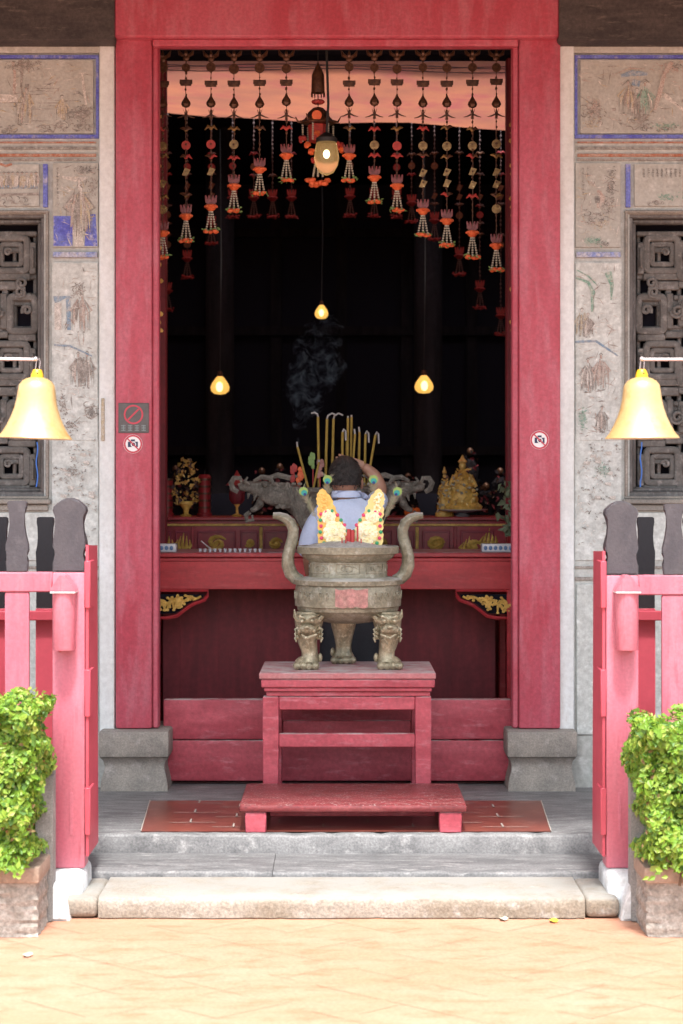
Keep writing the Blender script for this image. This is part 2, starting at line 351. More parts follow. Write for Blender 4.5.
# interior hall (structure)
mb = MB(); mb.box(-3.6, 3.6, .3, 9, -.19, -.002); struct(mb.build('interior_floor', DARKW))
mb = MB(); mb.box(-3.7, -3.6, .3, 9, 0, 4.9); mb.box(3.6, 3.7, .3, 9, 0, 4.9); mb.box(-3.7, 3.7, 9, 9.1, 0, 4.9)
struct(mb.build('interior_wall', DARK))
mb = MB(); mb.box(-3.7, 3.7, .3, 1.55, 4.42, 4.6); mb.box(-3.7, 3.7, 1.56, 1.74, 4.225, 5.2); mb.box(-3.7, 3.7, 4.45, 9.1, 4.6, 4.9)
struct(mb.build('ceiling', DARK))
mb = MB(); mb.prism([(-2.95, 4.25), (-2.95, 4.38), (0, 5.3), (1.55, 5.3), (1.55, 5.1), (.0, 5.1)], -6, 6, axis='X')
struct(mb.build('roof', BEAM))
for i, (px, Y) in enumerate(((220, 6.0), (428, 6.0))):
    m = MB(); m.lathe([(.17, 0), (.17, .1), (.12, .16), (.12, 4.6)], (PX(px, Y), Y, 0), 20)
    tag(m.build('hall_pillar', DARKW), ['dark hall pillar in the gloom at left, below the hanging yellow lamp', 'dark hall pillar in the gloom at right, below the hanging yellow lamp'][i], 'pillar', 'dark pillars at the back of the hall')
for sg, px, lab in ((-1, 162, 'red and gold carved pillar just inside the door, behind the left jamb'), (1, 510.5, 'red and gold carved pillar just inside the door, behind the right jamb')):
    t = thing('carved_pillar', lab, 'pillar', (PX(px, 1.62) + sg * .02, 1.62, 0), 'carved pillars inside the door')
    m = MB(); x = t.location.x; m.box(x - .05, x + .05, 1.57, 1.66, 0, 4.21, .01); m.build('shaft', MAROON, t)
    m = MB()
    for k in range(34):
        z = 2.5 + k * .05; m.ball((x + random.uniform(-.02, .02), 1.565, z), .018, 0, (1, .5, .8), 6, 4, .2)
    m.build('gilt_carving', GOLDP, t)
# dim carved screens far back
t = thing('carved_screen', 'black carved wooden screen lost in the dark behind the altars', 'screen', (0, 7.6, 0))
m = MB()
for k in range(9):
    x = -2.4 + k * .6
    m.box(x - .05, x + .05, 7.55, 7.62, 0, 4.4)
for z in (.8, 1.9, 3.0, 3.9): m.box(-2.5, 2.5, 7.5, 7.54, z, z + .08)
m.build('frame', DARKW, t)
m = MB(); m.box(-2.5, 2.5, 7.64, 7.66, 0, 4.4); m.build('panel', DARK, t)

# awning over the inner court
def tarp():
    m = MB(); n = 28; k = 12; V = []
    for i in range(n + 1):
        row = []
        for j in range(k + 1):
            u = i / n; v = j / k; x = -3.55 + 7.1 * u
            Yn = 1.8; Yf = 4.35 - .25 * (u - .5) - .04 * math.sin(u * 19)
            Y = Yn + (Yf - Yn) * v
            z = 4.245 + .105 * v - .45 * (u - .5) * v - .05 * math.sin(math.pi * v) + .02 * math.sin(u * 17 + v * 4) * (.3 + v) + .008 * math.sin(u * 41 - v * 9)
            row.append(m.bm.verts.new((x, Y, z)))
        V.append(row)
    fs = [m.bm.faces.new((V[i][j], V[i + 1][j], V[i + 1][j + 1], V[i][j + 1])) for i in range(n) for j in range(k)]
    m._mi(fs, 0, True)
    o = m.build('awning', TARP)
    tag(o, 'orange cloth awning stretched over the inner court, seen glowing above the doorway', 'awning')
    m = MB(); 
    for Y, zz, ph in ((1.77, 4.20, 0), (1.79, 4.18, 1), (1.81, 4.21, 2.2)):
        m.tube([(-3.5 + 7 * i / 24, Y, zz - .05 * (i / 24 - .5) + .012 * math.sin(i * 1.1 + ph)) for i in range(25)], .0035, 5)
    tag(m.build('awning_wire', mat('mauve_cord', (.2, .13, .14), .8, fine=0)), 'thin dark wires strung across under the orange awning', 'wire')
tarp()

# ================================================================ FACADE WALLS
YW = .10
def rect_px(m, x0, x1, y0, y1, Y, th=.012, bev=0, mi=0):
    m.box(PX(x0, Y), PX(x1, Y), Y, Y + th, PZ(y1, Y), PZ(y0, Y), bev, mi)
def ly(): return YW - random.uniform(.0145, .0185)
def st(m, pts, w, mi):
    y = ly(); m.stroke([(PX(a, y), PZ(b, y)) for a, b in pts], [q / 188. for q in w] if isinstance(w, (list, tuple)) else w / 188., y, mi)
AM = [INK, INKG, OCHRE, GREENW, SKYW, PALEW, ROSEW, BLUE, ORNG]
rr = random.Random(3)
def foliage_strokes(m, cx, cy, w, h, n, mi):
    for _ in range(n):
        x = cx + rr.gauss(0, .4) * w; y = cy + rr.gauss(0, .4) * h; a = rr.uniform(-1.2, 1.2); l = rr.uniform(1.2, 4)
        st(m, [(x, y), (x + l * .5 * math.cos(a), y + l * .5 * math.sin(a) - .3), (x + l * math.cos(a), y + l * math.sin(a))], [.2, rr.uniform(.6, 1.5), .1], mi)
def fig(m, cx, base, h, robe, hat=0, lean=0):
    w = h * .34
    for k in range(16):
        o = rr.uniform(-.5, .5); top = base - h * rr.uniform(.62, .86); bot = base - h * rr.uniform(.0, .35)
        mi = robe if rr.random() < .6 else rr.choice((1, 5, robe, 6))
        st(m, [(cx + o * w * .55 + lean, top), (cx + o * w * 1.1 + lean * .5, (top + bot) / 2), (cx + o * w * 1.15, bot)], [rr.uniform(.6, 1.6), rr.uniform(1.2, 2.6), rr.uniform(.4, 1.6)], mi)
    for e in (-1, 1):
        st(m, [(cx + e * w * .25 + lean, base - h * .76), (cx + e * w * .75, base - h * .52), (cx + e * w * .3, base - h * .4)], [1.2, 2.2, 1], robe)
        st(m, [(cx + e * w * .22 + lean, base - h * .8), (cx + e * w * .6, base - h * .5), (cx + e * w * .62, base - h * .03)], [.2, .7, .3], 0)
    for k in range(5):
        o = rr.uniform(-.45, .45) * w; st(m, [(cx + o * .6 + lean, base - h * .75), (cx + o + rr.uniform(-1, 1), base - h * .4), (cx + o * 1.1, base - h * .02)], [.2, .6, .2], 0 if k % 2 else 1)
    st(m, [(cx + lean - 1.0, base - h * .9), (cx + lean + 1.0, base - h * .9)], h * .11, 5 if hat else 6)
    st(m, [(cx + lean - 2, base - h * .95), (cx + lean, base - h * 1.0), (cx + lean + 2, base - h * .95)], [.4, 1.5, .5], hat)
    for o in (-.2, .2): st(m, [(cx + o * w - 1, base), (cx + o * w + 1, base)], 1.2, 0)
def scumble(m, x0, x1, y0, y1, n, cols=(1, 5, 6, 2)):
    for _ in range(n):
        x = rr.uniform(x0, x1); y = rr.uniform(y0, y1); l = rr.uniform(1.5, 6); a = rr.gauss(0, .35) + (1.57 if rr.random() < .35 else 0)
        st(m, [(x - l * math.cos(a), y - l * math.sin(a)), (x, y + rr.uniform(-.6, .6)), (x + l * math.cos(a), y + l * math.sin(a))], [.15, rr.uniform(.4, 1.5), .15], rr.choice(cols))
def rocks(m, cx, cy, w, h, n):
    for _ in range(n):
        x = cx + rr.uniform(-w, w); y = cy + rr.uniform(-h, h); r = rr.uniform(1.5, 4.5); a0 = rr.uniform(0, 6)
        st(m, [(x + r * math.cos(a0 + t * .8), y + .7 * r * math.sin(a0 + t * .8)) for t in range(5)], [.3, 1.1, .9, 1.2, .2], rr.choice((0, 1, 1)))
def script(m, x, y0, y1, n=8):
    for k in range(n):
        y = y0 + (y1 - y0) * k / n
        for q in range(3): st(m, [(x - 1 + rr.uniform(-.5, .5), y + q * .9), (x + 1 + rr.uniform(-.5, .5), y + q * .9 + rr.uniform(-.8, .8))], .55, 0)
        st(m, [(x, y - .5), (x + rr.uniform(-.4, .4), y + 2.2)], .5, 0)

def side(sg):
    """sg -1: left wall, 1: right wall. mirrored helper M for outline positions"""
    left = sg < 0
    def M(px): return px if left else 673.5 - px   # left layout mirrored about the doorway
    nm = 'left' if left else 'right'
    t = thing('facade_wall', f'weathered plaster front wall with faded ink paintings and carved window, {nm} of the red doorway', 'wall', (PX(M(0), YW), YW, 0), 'painted front walls')
    m = MB()
    # wall shell round the window opening
    wx = M(44); far = M(-420); inn = M(150)
    rect_px(m, far, inn, -60, 214, YW, .16)
    rect_px(m, wx, inn, 214.01, 496, YW, .16)
    rect_px(m, M(-150), far, 214.01, 496, YW, .16)
    rect_px(m, far, inn, 496.01, 790, YW, .16)
    m.build('plaster', WALL, t)
    m = MB(); rect_px(m, M(52), M(98.5), 262, 560, YW - .008, .008); rect_px(m, M(-100), M(52.01), 513, 560, YW - .008, .008); m.build('faded_plaster_panel', WALLL, t)
    m = MB()
    rect_px(m, M(-150), M(98.5), 566, 568, YW - .012, .012, 0, 1); rect_px(m, M(-150), M(98.5), 577, 580, YW - .012, .012, 0, 1)
    rect_px(m, M(-150), M(97), 584, 735, YW - .012, .012, .004, 0)
    m.build('lower_slab', [WALLL, INKG], t)
    m = MB(); rect_px(m, M(99), M(115), 42, 745, YW - .035, .035, .006); rect_px(m, M(-150), M(115), 41, 52.5, YW - .03, .03, .004, 1); m.build('white_border', [WHITEP, PAPER], t)
    m = MB(); rect_px(m, M(-420), M(114.3), -60, 41, -.06, .16, .01); m.build('beam', BEAM, t)
    # top painting
    m = MB(); rect_px(m, M(-90), M(93), 60, 133.5, YW - .014, .014); p = m.build('painting', PAPER, t, 'painted landscape panel over the window')
    m = MB()
    a, b = (55, 58.2) , (134.6, 138)
    rect_px(m, M(-90), M(98.6), a[0], a[1], YW - .02, .02, 0, 0); rect_px(m, M(-90), M(98.6), b[0], b[1], YW - .02, .02, 0, 0)
    rect_px(m, M(96), M(98.8), 58.3, 134.5, YW - .02, .02, 0, 0); m.build('border', BLUE, p)
    m = MB()
    X = M
    if left:
        st(m, [(13, 62), (15, 75), (14, 90), (15, 100)], [3, 2.5, 3, 2], 6); st(m, [(20, 60), (22, 70), (21, 85), (23, 98)], [3, 3, 2, 2], 1)
        foliage_strokes(m, 25, 64, 18, 5, 60, 1); foliage_strokes(m, 12, 66, 12, 5, 30, 0)
        fig(m, 24, 124, 38, 2, 0, 2); st(m, [(27, 84), (27, 92)], [4, 3.5], 0); st(m, [(29, 94), (31, 104)], [4, 3], 6)
        for k in range(9): y = rr.uniform(82, 128); x = rr.uniform(0, 55); st(m, [(x, y), (x + 12, y + rr.uniform(-1, 1)), (x + 26, y)], [.2, .9, .2], 1)
        st(m, [(0, 98), (18, 99)], 8, 5); fig(m, 62, 121, 26, 2, 1)
        rocks(m, 80, 118, 13, 12, 55); rocks(m, 55, 128, 14, 4, 22); rocks(m, 8, 129, 9, 3, 16)
        st(m, [(72, 95), (78, 92), (83, 96)], [1, 3, 1], 0); st(m, [(82, 73), (84, 90), (86, 105)], [2, 3, 2], 5); foliage_strokes(m, 80, 112, 12, 10, 60, 0)
    else:
        st(m, [(621, 76), (632, 73), (648, 74)], [3, 6, 3], 4); st(m, [(632, 82), (640, 84)], 6, 4); st(m, [(615, 74), (630, 68), (645, 69)], [.5, 1.5, .5], 6)
        fig(m, 626, 113, 33, 2, 0, 2); fig(m, 637, 118, 30, 1, 1); fig(m, 646, 115, 34, 3, 0, -1)
        st(m, [(622, 86), (628, 80), (633, 87)], [.5, 1.6, .5], 0); st(m, [(640, 83), (645, 79), (651, 84)], [.5, 1.6, .5], 0)
        st(m, [(672, 62), (664, 75), (660, 92), (655, 110)], [4, 4, 5, 3], 6); foliage_strokes(m, 668, 68, 16, 8, 70, 6); foliage_strokes(m, 676, 66, 10, 5, 30, 0)
        foliage_strokes(m, 592, 112, 12, 10, 90, 1); foliage_strokes(m, 590, 124, 8, 5, 25, 2); rocks(m, 592, 114, 10, 10, 20); st(m, [(580, 96), (592, 104), (600, 110)], [.8, 1, .8], 1)
        foliage_strokes(m, 664, 126, 18, 3, 60, 3); foliage_strokes(m, 660, 129, 20, 2, 40, 0); st(m, [(664, 95), (676, 104), (690, 116)], [5, 3, 4], 5); rocks(m, 640, 124, 12, 5, 20)
        st(m, [(612, 110), (616, 109)], 3, 1)
    if left: scumble(m, -20, 90, 64, 130, 120); foliage_strokes(m, 22, 66, 16, 6, 90, 1); foliage_strokes(m, 84, 116, 7, 9, 90, 1)
    else: scumble(m, 580, 690, 64, 130, 130); foliage_strokes(m, 640, 118, 10, 6, 80, 1); foliage_strokes(m, 594, 108, 10, 12, 90, 6)
    m.build('brushwork', AM, p)
    # stripes
    m = MB()
    for y0, y1, mi in ((141.5, 143, 1), (146.6, 149.3, 0), (153.6, 156.6, 1), (158.6, 160.6, 2)):
        rect_px(m, M(-150), M(96), y0, y1, YW - .01, .01, 0, mi)
    m.build('painted_stripes', [INK, ORNG, INKG], t)
    # small painting over the window and tall painting beside it
    m = MB(); rect_px(m, M(-90), M(39), 164, 206, YW - .014, .014); p = m.build('painting', PAPER, t, 'small faded painting directly above the carved window')
    m = MB(); rect_px(m, M(43), M(47.5), 164, 207, YW - .02, .02); m.build('border', BLUE, p)
    m = MB()
    if left:
        for k in range(11): fig(m, -10 + k * 4.6, 188, 16, 2 if k % 2 else 5, 0)
        st(m, [(-30, 187), (38, 187)], 3.5, 4); st(m, [(-30, 195), (39, 194)], [1, 3], 1); st(m, [(0, 164), (6, 166), (12, 164)], 2.5, 8); rocks(m, 10, 201, 18, 3, 18)
    else:
        foliage_strokes(m, 667, 197, 15, 4, 60, 3)
        for k in range(9): script(m, 644 + k * 4.5, 169, 178, 3)
        rocks(m, 656, 203, 8, 1, 8)
    m.build('brushwork', AM, p)
    m = MB(); rect_px(m, M(53), M(98), 163, 247, YW - .014, .014); p = m.build('painting', PAPER, t, 'upright painting between window and doorway, a robed figure in ink')
    m = MB(); rect_px(m, M(53), M(97), 252, 257, YW - .02, .02); m.build('border', BLUEP, p)
    m = MB()
    if left:
        st(m, [(63, 216), (63, 246)], 19, 7); st(m, [(91, 214), (91, 246)], [9, 13], 7)
        fig(m, 79, 240, 62, 1, 1, 0); fig(m, 78, 232, 48, 6, 1, 1); fig(m, 81, 230, 44, 2, 1, 0); st(m, [(74, 220), (80, 246)], [10, 9], 5); st(m, [(62, 177), (75, 179), (88, 178)], [2, 5, 2], 5)
        foliage_strokes(m, 84, 170, 12, 5, 90, 0); foliage_strokes(m, 92, 188, 5, 12, 50, 1); script(m, 57.5, 168, 200, 8)
        st(m, [(65, 241), (72, 239)], 3, 6)
    else:
        script(m, 583, 168, 196, 7); script(m, 588, 168, 178, 2)
        foliage_strokes(m, 610, 185, 6, 20, 120, 0); foliage_strokes(m, 606, 205, 7, 12, 70, 1)
        st(m, [(598, 190), (602, 198), (598, 208)], [3, 8, 3], 6); st(m, [(597, 196), (598, 203)], 5, 0); rocks(m, 598, 216, 12, 8, 26); foliage_strokes(m, 600, 224, 12, 6, 60, 2)
        foliage_strokes(m, 592, 241, 12, 4, 90, 3); foliage_strokes(m, 602, 244, 8, 2, 30, 0)
    scumble(m, M(56), M(95), 166, 244, 90)
    m.build('brushwork', AM, p)
    # faded figures lower down
    m = MB(); rect_px(m, M(53.5), M(97.5), 263, 440, YW - .0135, .0135); p = m.build('painting', WALLL, t, 'long faded painting low beside the window')
    m = MB()
    if left:
        st(m, [(54, 300), (68, 297), (69, 330)], [8, 5, 4], 4); st(m, [(58, 303), (58, 330)], 7, 5); fig(m, 81, 332, 42, 6, 6, 0); foliage_strokes(m, 78, 290, 8, 8, 60, 1)
        st(m, [(54, 345), (70, 346), (92, 356)], [2, 2, 1.5], 4); fig(m, 78, 386, 34, 1, 0, 0); fig(m, 86, 388, 37, 1, 0, 1); foliage_strokes(m, 62, 405, 6, 16, 60, 1)
        rocks(m, 92, 410, 5, 8, 24); foliage_strokes(m, 90, 412, 4, 8, 50, 0); foliage_strokes(m, 70, 425, 12, 8, 50, 1)
    else:
        st(m, [(576, 278), (588, 282), (593, 292), (592, 312)], [2, 3, 4, 2], 3); st(m, [(577, 270), (588, 276), (598, 286)], [1, 1.6, 1], 3); st(m, [(608, 272), (612, 285), (611, 300)], [7, 4, 1.5], 3)
        fig(m, 582, 336, 28, 2, 1, 0); fig(m, 588, 337, 24, 1, 6, 0); st(m, [(575, 342), (596, 341), (618, 356)], [2.5, 2.5, 1.5], 4)
        fig(m, 588, 392, 34, 1, 0, 0); fig(m, 601, 390, 37, 6, 0, 0); foliage_strokes(m, 582, 418, 5, 12, 80, 3); fig(m, 602, 432, 26, 1, 0, 0); foliage_strokes(m, 600, 428, 7, 6, 30, 1)
    scumble(m, M(57), M(94), 268, 436, 110, (1, 5, 5, 6))
    m.build('brushwork', AM, p)
    m = MB()
    for _ in range(70):
        x = rr.uniform(54, 97); y = rr.uniform(440, 552); foliage_strokes(m, M(x), y, 4, 3, 3, rr.choice((1, 1, 5, 5, 0)))
    for _ in range(9):
        x = rr.uniform(60, 92); y = rr.uniform(452, 500); st(m, [(M(x) - 3, y), (M(x) + 3, y + 1)], [2, 4], 5)
    foliage_strokes(m, M(72), 470, 8, 8, 40, 3 if not left else 1)
    m.build('flaking_paint', AM, t)
    # corner nail plate and wood chips on white border
    m = MB(); rect_px(m, M(101), M(104.5), 398, 441 if left else 420, YW - .045, .012, .004); m.build('wood_splinter', OCHRE, t) if left else m.bm.free()
    # ---- window
    Yr = YW + .11
    w = MB()
    def ring(m, x0, x1, y0, y1, wd, Y, th, bev, mi=0, wt=None):
        a, b = sorted((x0, x1)); wt = wt or wd
        rect_px(m, a, b, y0, y0 + wt, Y, th, bev, mi); rect_px(m, a, b, y1 - wt, y1, Y, th, bev, mi)
        rect_px(m, a, a + wd, y0 + wt - .6, y1 - wt + .6, Y + .002, th - .004, bev, mi); rect_px(m, b - wd, b, y0 + wt - .6, y1 - wt + .6, Y + .002, th - .004, bev, mi)
    ring(w, M(48.5), M(-152), 210, 499, 3, YW - .022, .03, .004, 1)
    ring(w, M(46), M(-149.5), 212.5, 497, 5.5, YW + .012, .06, .006, 0)
    ring(w, M(42), M(-145), 219, 492, 4.5, YW + .05, .07, .008, 0)
    rect_px(w, M(-152), M(50), 499, 504, YW - .045, .06, .006, 1); rect_px(w, M(-150), M(48), 504.3, 511, YW - .02, .03, .005, 1)
    W0 = w.build('window', [FRAMEG, PLINTH], t)
    # lattice of square scrolls
    m = MB(); Yl = YW + .085
    def bar(x0, x1, y0, y1, d=.0, mi=0): rect_px(m, M(x0), M(x1), y0, y1, Yl + d, .05, .006, mi)
    def loop(x0, x1, y0, y1, wd, rc=3.5, d=0):
        """rounded square ring of tube strip"""
        pts = []
        for (cx, cy, a0) in ((x1 - rc, y0 + rc, -90), (x1 - rc, y1 - rc, 0), (x0 + rc, y1 - rc, 90), (x0 + rc, y0 + rc, 180)):
            for k in range(4):
                a = R(a0 + k * 30); pts.append((cx + rc * math.cos(a), cy + rc * math.sin(a)))
        pts.append(pts[0])
        Y = Yl + .02 + d
        m.tube([(PX(M(a), Y), Y, PZ(b, Y)) for a, b in pts], wd / 188. / 2, 8, 0, False, .8)
    def curl(cx, cy, r, turns=1.6, wd=3.2, hand=1, a0=0, d=-.01):
        Y = Yl + .01 + d; n = int(turns * 10); pts = []
        for k in range(n + 1):
            a = a0 + hand * 2 * math.pi * turns * k / n; rad = r * (1 - .78 * k / n)
            # squarish spiral
            c, s_ = math.cos(a), math.sin(a); q = 1 / max(abs(c), abs(s_)) * .35 + .65
            pts.append((cx + rad * c * q, cy + rad * s_ * q))
        m.tube([(PX(M(a), Y), Y, PZ(b, Y)) for a, b in pts], wd / 188. / 2, 7, 0, True, .8)
    for c in range(4):
        ox = -c * 41
        for rI in range(5):
            oy = rI * 53
            fl = (rI + c) % 2
            y = 238 + oy
            if y + 40 > 496: continue
            if not fl:
                loop(-4 + ox, 27 + ox, y, y + 33, 7.5); loop(1.5 + ox, 21.5 + ox, y + 6.5, y + 26.5, 6, 2, .012)
                bar(29 + ox, 36 + ox, y + 4, y + 36, .01); bar(31 + ox, 34 + ox, y + 9, y + 30, -.004)
                bar(-8 + ox, 30 + ox, y + 35, y + 42, .012); curl(22 + ox, y + 45, 6, 1.5, 3.4, 1, 1)
                curl(8 + ox, y + 14, 4, 1.2, 3, -1, 0); bar(-6 + ox, 20 + ox, y + 43, y + 52, .02)
            else:
                loop(10 + ox, 35 + ox, y + 6, y + 40, 8.5); bar(-6 + ox, 9 + ox, y + 14, y + 20, .022); bar(2 + ox, 8 + ox, y - 3, y + 40, .03); loop(-8 + ox, 3 + ox, y + 24, y + 36, 4, 2, .01); curl(27 + ox, y + 19, 5, 1.3, 4, 1, 2.5)
                bar(0 + ox, 7 + ox, y + 2, y + 38, .01); bar(-10 + ox, 8 + ox, y + 40, y + 47, .015)
                curl(20 + ox, y + 1, 5.5, 1.5, 3.2, -1, 2); bar(8 + ox, 36 + ox, y + 43, y + 50, .012); curl(-4 + ox, y + 20, 7, 1.6, 3.4, 1, 0); bar(-12 + ox, 0 + ox, y + 4, y + 9, .02)
    for q in range(10): bar(-145, 37, 247 + q * 26.4, 253 + q * 26.4, .034)
    for q in range(9): bar(33 - q * 20.5, 37 - q * 20.5, 232, 490, .040)
    bar(-145, 37, 231, 236, .01); bar(-145, 37, 487, 492, .01)
    m.build('lattice', LATT, W0)
    m = MB(); rect_px(m, M(-160), M(52), 200, 510, YW + .19, .02); m.build('dark_void_sheet', DARK, W0)  # black sheet stands in for the unlit void behind the lattice
    return t
side(-1); side(1)

# ================================================================ DOOR FRAME
t = thing('door_frame', 'tall faded red wooden doorway with pinkish jambs and lintel', 'doorway', (0, .04, 0))
YF = .03
for sg in (-1, 1):
    a, b = ((115.5, 152) if sg < 0 else (519, 560.5)); c, d = ((152, 159) if sg < 0 else (512, 519))
    m = MB()
    xo, xi = (PX(a, YF), PX(b, YF))
    m.box(xo, xi, YF, YF + .2, .32, 4.42, .012, seg=2)
    m.build('jamb', RED, t)
    m = MB(); xi2 = PX(c, YF + .02), PX(d, YF + .02)
    m.box(xi2[0], xi2[1], YF + .02, YF + .10, .32, 3.93, .008)
    m.build('jamb_moulding', RED, t)
m = MB(); m.box(PX(113.5, -.05), PX(560, -.05), -.045, .25, PZ(37, -.05), 4.6, .012); m.build('lintel', RED, t)
m = MB(); m.box(PX(153, YF), PX(518, YF), -.0, .07, PZ(46, 0), PZ(38.5, 0), .008); m.build('lintel_moulding', RED, t)
# plinths
for sg in (-1, 1):
    cx = PX(133.5 if sg < 0 else 542.5, -.06)
    h = PX(376.5, 0) - PX(341.5, 0)
    t2 = thing('stone_plinth', f'grey moulded stone plinth under the {"left" if sg<0 else "right"} red door jamb', 'plinth', (cx, .15, 0), 'plinths under the door jambs')
    m = MB()
    pr = [(h * .96, 0), (h * .95, .04), (h * .91, .075), (h * .86, .105), (h * .85, .13), (h * .89, .16), (h * .97, .176)]
    rings = []
    for hw, z in pr:
        yd = -.04 + (h - hw) * .9
        rings.append([m.bm.verts.new((cx + q[0] * hw, q[1], z)) for q in ((-1, yd), (1, yd), (1, .42), (-1, .42))])
    for A, B in zip(rings, rings[1:]):
        for k in range(4): m.bm.faces.new((A[k], A[(k + 1) % 4], B[(k + 1) % 4], B[k]))
    m.bm.faces.new(rings[0][::-1]); m.bm.faces.new(rings[-1])
    m.build('base', PLINTH, t2)
    m = MB(); m.box(cx - h, cx + h, -.055, .42, .178, .317, .014, seg=2); m.build('top_band', PLINTH, t2)
# threshold
t = thing('threshold_board', 'high red wooden threshold of two worn planks across the doorway', 'threshold', (0, .23, 0))
zt = PZ(699.5, .18); zm = PZ(740, .18)
m = MB(); m.box(PX(163, .18), PX(512, .18), .18, .26, zm + .002, zt, .012, seg=2); m.build('plank', REDW, t)
m = MB(); m.box(PX(167, .185), PX(510, .185), .184, .262, .02, zm - .002, .012, seg=2); m.build('plank', REDW, t)

# signs on jambs
t = thing('no_smoking_sign', 'dark square plate with a red prohibition ring on the left jamb', 'sign', P(133.5, 418, YF - .004))
m = MB(); m.box(PX(118.5, YF), PX(149, YF), YF - .006, YF, PZ(433, YF), PZ(403, YF), .002); m.build('plate', SIGNG, t)
def ringflat(m, cx, cy, r, w, Y, mi=0, n=28):
    m.stroke([(PX(cx, Y) + r * math.cos(2 * math.pi * k / n), PZ(cy, Y) + r * math.sin(2 * math.pi * k / n)) for k in range(n + 1)], w, Y, mi)
def discflat(m, cx, cy, r, Y, mi=0, n=24):
    f = m.bm.faces.new([m.bm.verts.new((PX(cx, Y) + r * math.cos(2 * math.pi * k / n), Y, PZ(cy, Y) + r * math.sin(2 * math.pi * k / n))) for k in range(n)]); f.material_index = mi
m = MB(); ringflat(m, 133.5, 414.5, .047, .009, YF - .008); m.stroke([(PX(128, YF), PZ(420, YF)), (PX(139, YF), PZ(409, YF))], .009, YF - .0082); m.build('prohibition_ring', SIGNR, t)
for k in range(4):
    m = MB()
    x0 = PX(122 + k * 6.8, YF)
    for q in range(4): zz = PZ(425.5 + q * 1.7, YF); m.stroke([(x0 - .004, zz), (x0 + .019, zz)], .0035, YF - .007)
    m.stroke([(x0 + .008, PZ(425, YF)), (x0 + .008, PZ(431, YF))], .004, YF - .0074)
    m.build('lettering', SIGNT, t)
for i, (cx, cy) in enumerate(((133, 444), (539.5, 440))):
    t = thing('no_camera_sticker', ['round white no camera sticker below the dark plate on the left jamb', 'round white no camera sticker alone on the right jamb'][i], 'sticker', P(cx, cy, YF - .002), 'no camera stickers on the jambs')
    m = MB(); discflat(m, cx, cy, .05, YF - .003); m.build('disc', SIGNW, t)
    m = MB(); ringflat(m, cx, cy, .044, .009, YF - .0045); m.stroke([(PX(cx - 6, YF), PZ(cy - 6, YF)), (PX(cx + 6, YF), PZ(cy + 6, YF))], .007, YF - .0065); m.build('prohibition_ring', SIGNR, t)
    m = MB(); m.stroke([(PX(cx - 5, YF), PZ(cy + .4, YF)), (PX(cx + 5, YF), PZ(cy + .4, YF))], .028, YF - .0050); m.stroke([(PX(cx - 2, YF), PZ(cy - 3.6, YF)), (PX(cx + 2, YF), PZ(cy - 3.6, YF))], .01, YF - .0052); m.build('camera_pictogram', SIGNB, t)
    m = MB(); ringflat(m, cx + .4, cy + .4, .012, .005, YF - .006); m.build('lens_pictogram', SIGNW, t)

# ================================================================ FENCES
def head_outline(cx, Y, pts):
    """pts: (py, half width px)"""
    R_ = [(PX(cx, Y) + w * (Y + D0) / F, PZ(py, Y)) for py, w in pts]
    L_ = [(PX(cx, Y) - w * (Y + D0) / F, PZ(py, Y)) for py, w in reversed(pts)]
    return R_ + L_
BIG = [(572, 16.3), (563, 16.6), (559, 15.0), (555, 12.6), (551, 14.4), (546, 16.6), (540, 15.8), (532, 13.4), (524, 12.6), (517, 14.2), (511, 16.6), (507, 15.8), (503, 11.5), (500, 7.5), (498, 2.5)]
SM = [(572, 10.2), (561, 11.2), (556, 9.6), (551, 11.6), (545, 11.4), (535, 8.9), (524, 7.3), (514, 7.2), (507, 9.6), (502.5, 9.8), (501, 8.4)]
REAR = [(608, 9), (572, 8.6), (560, 9), (552, 9.4), (545, 7.8), (537, 7.2), (528, 7.6), (522, 8.6), (518, 8.2), (517, 6.5)]
YP = -1.98
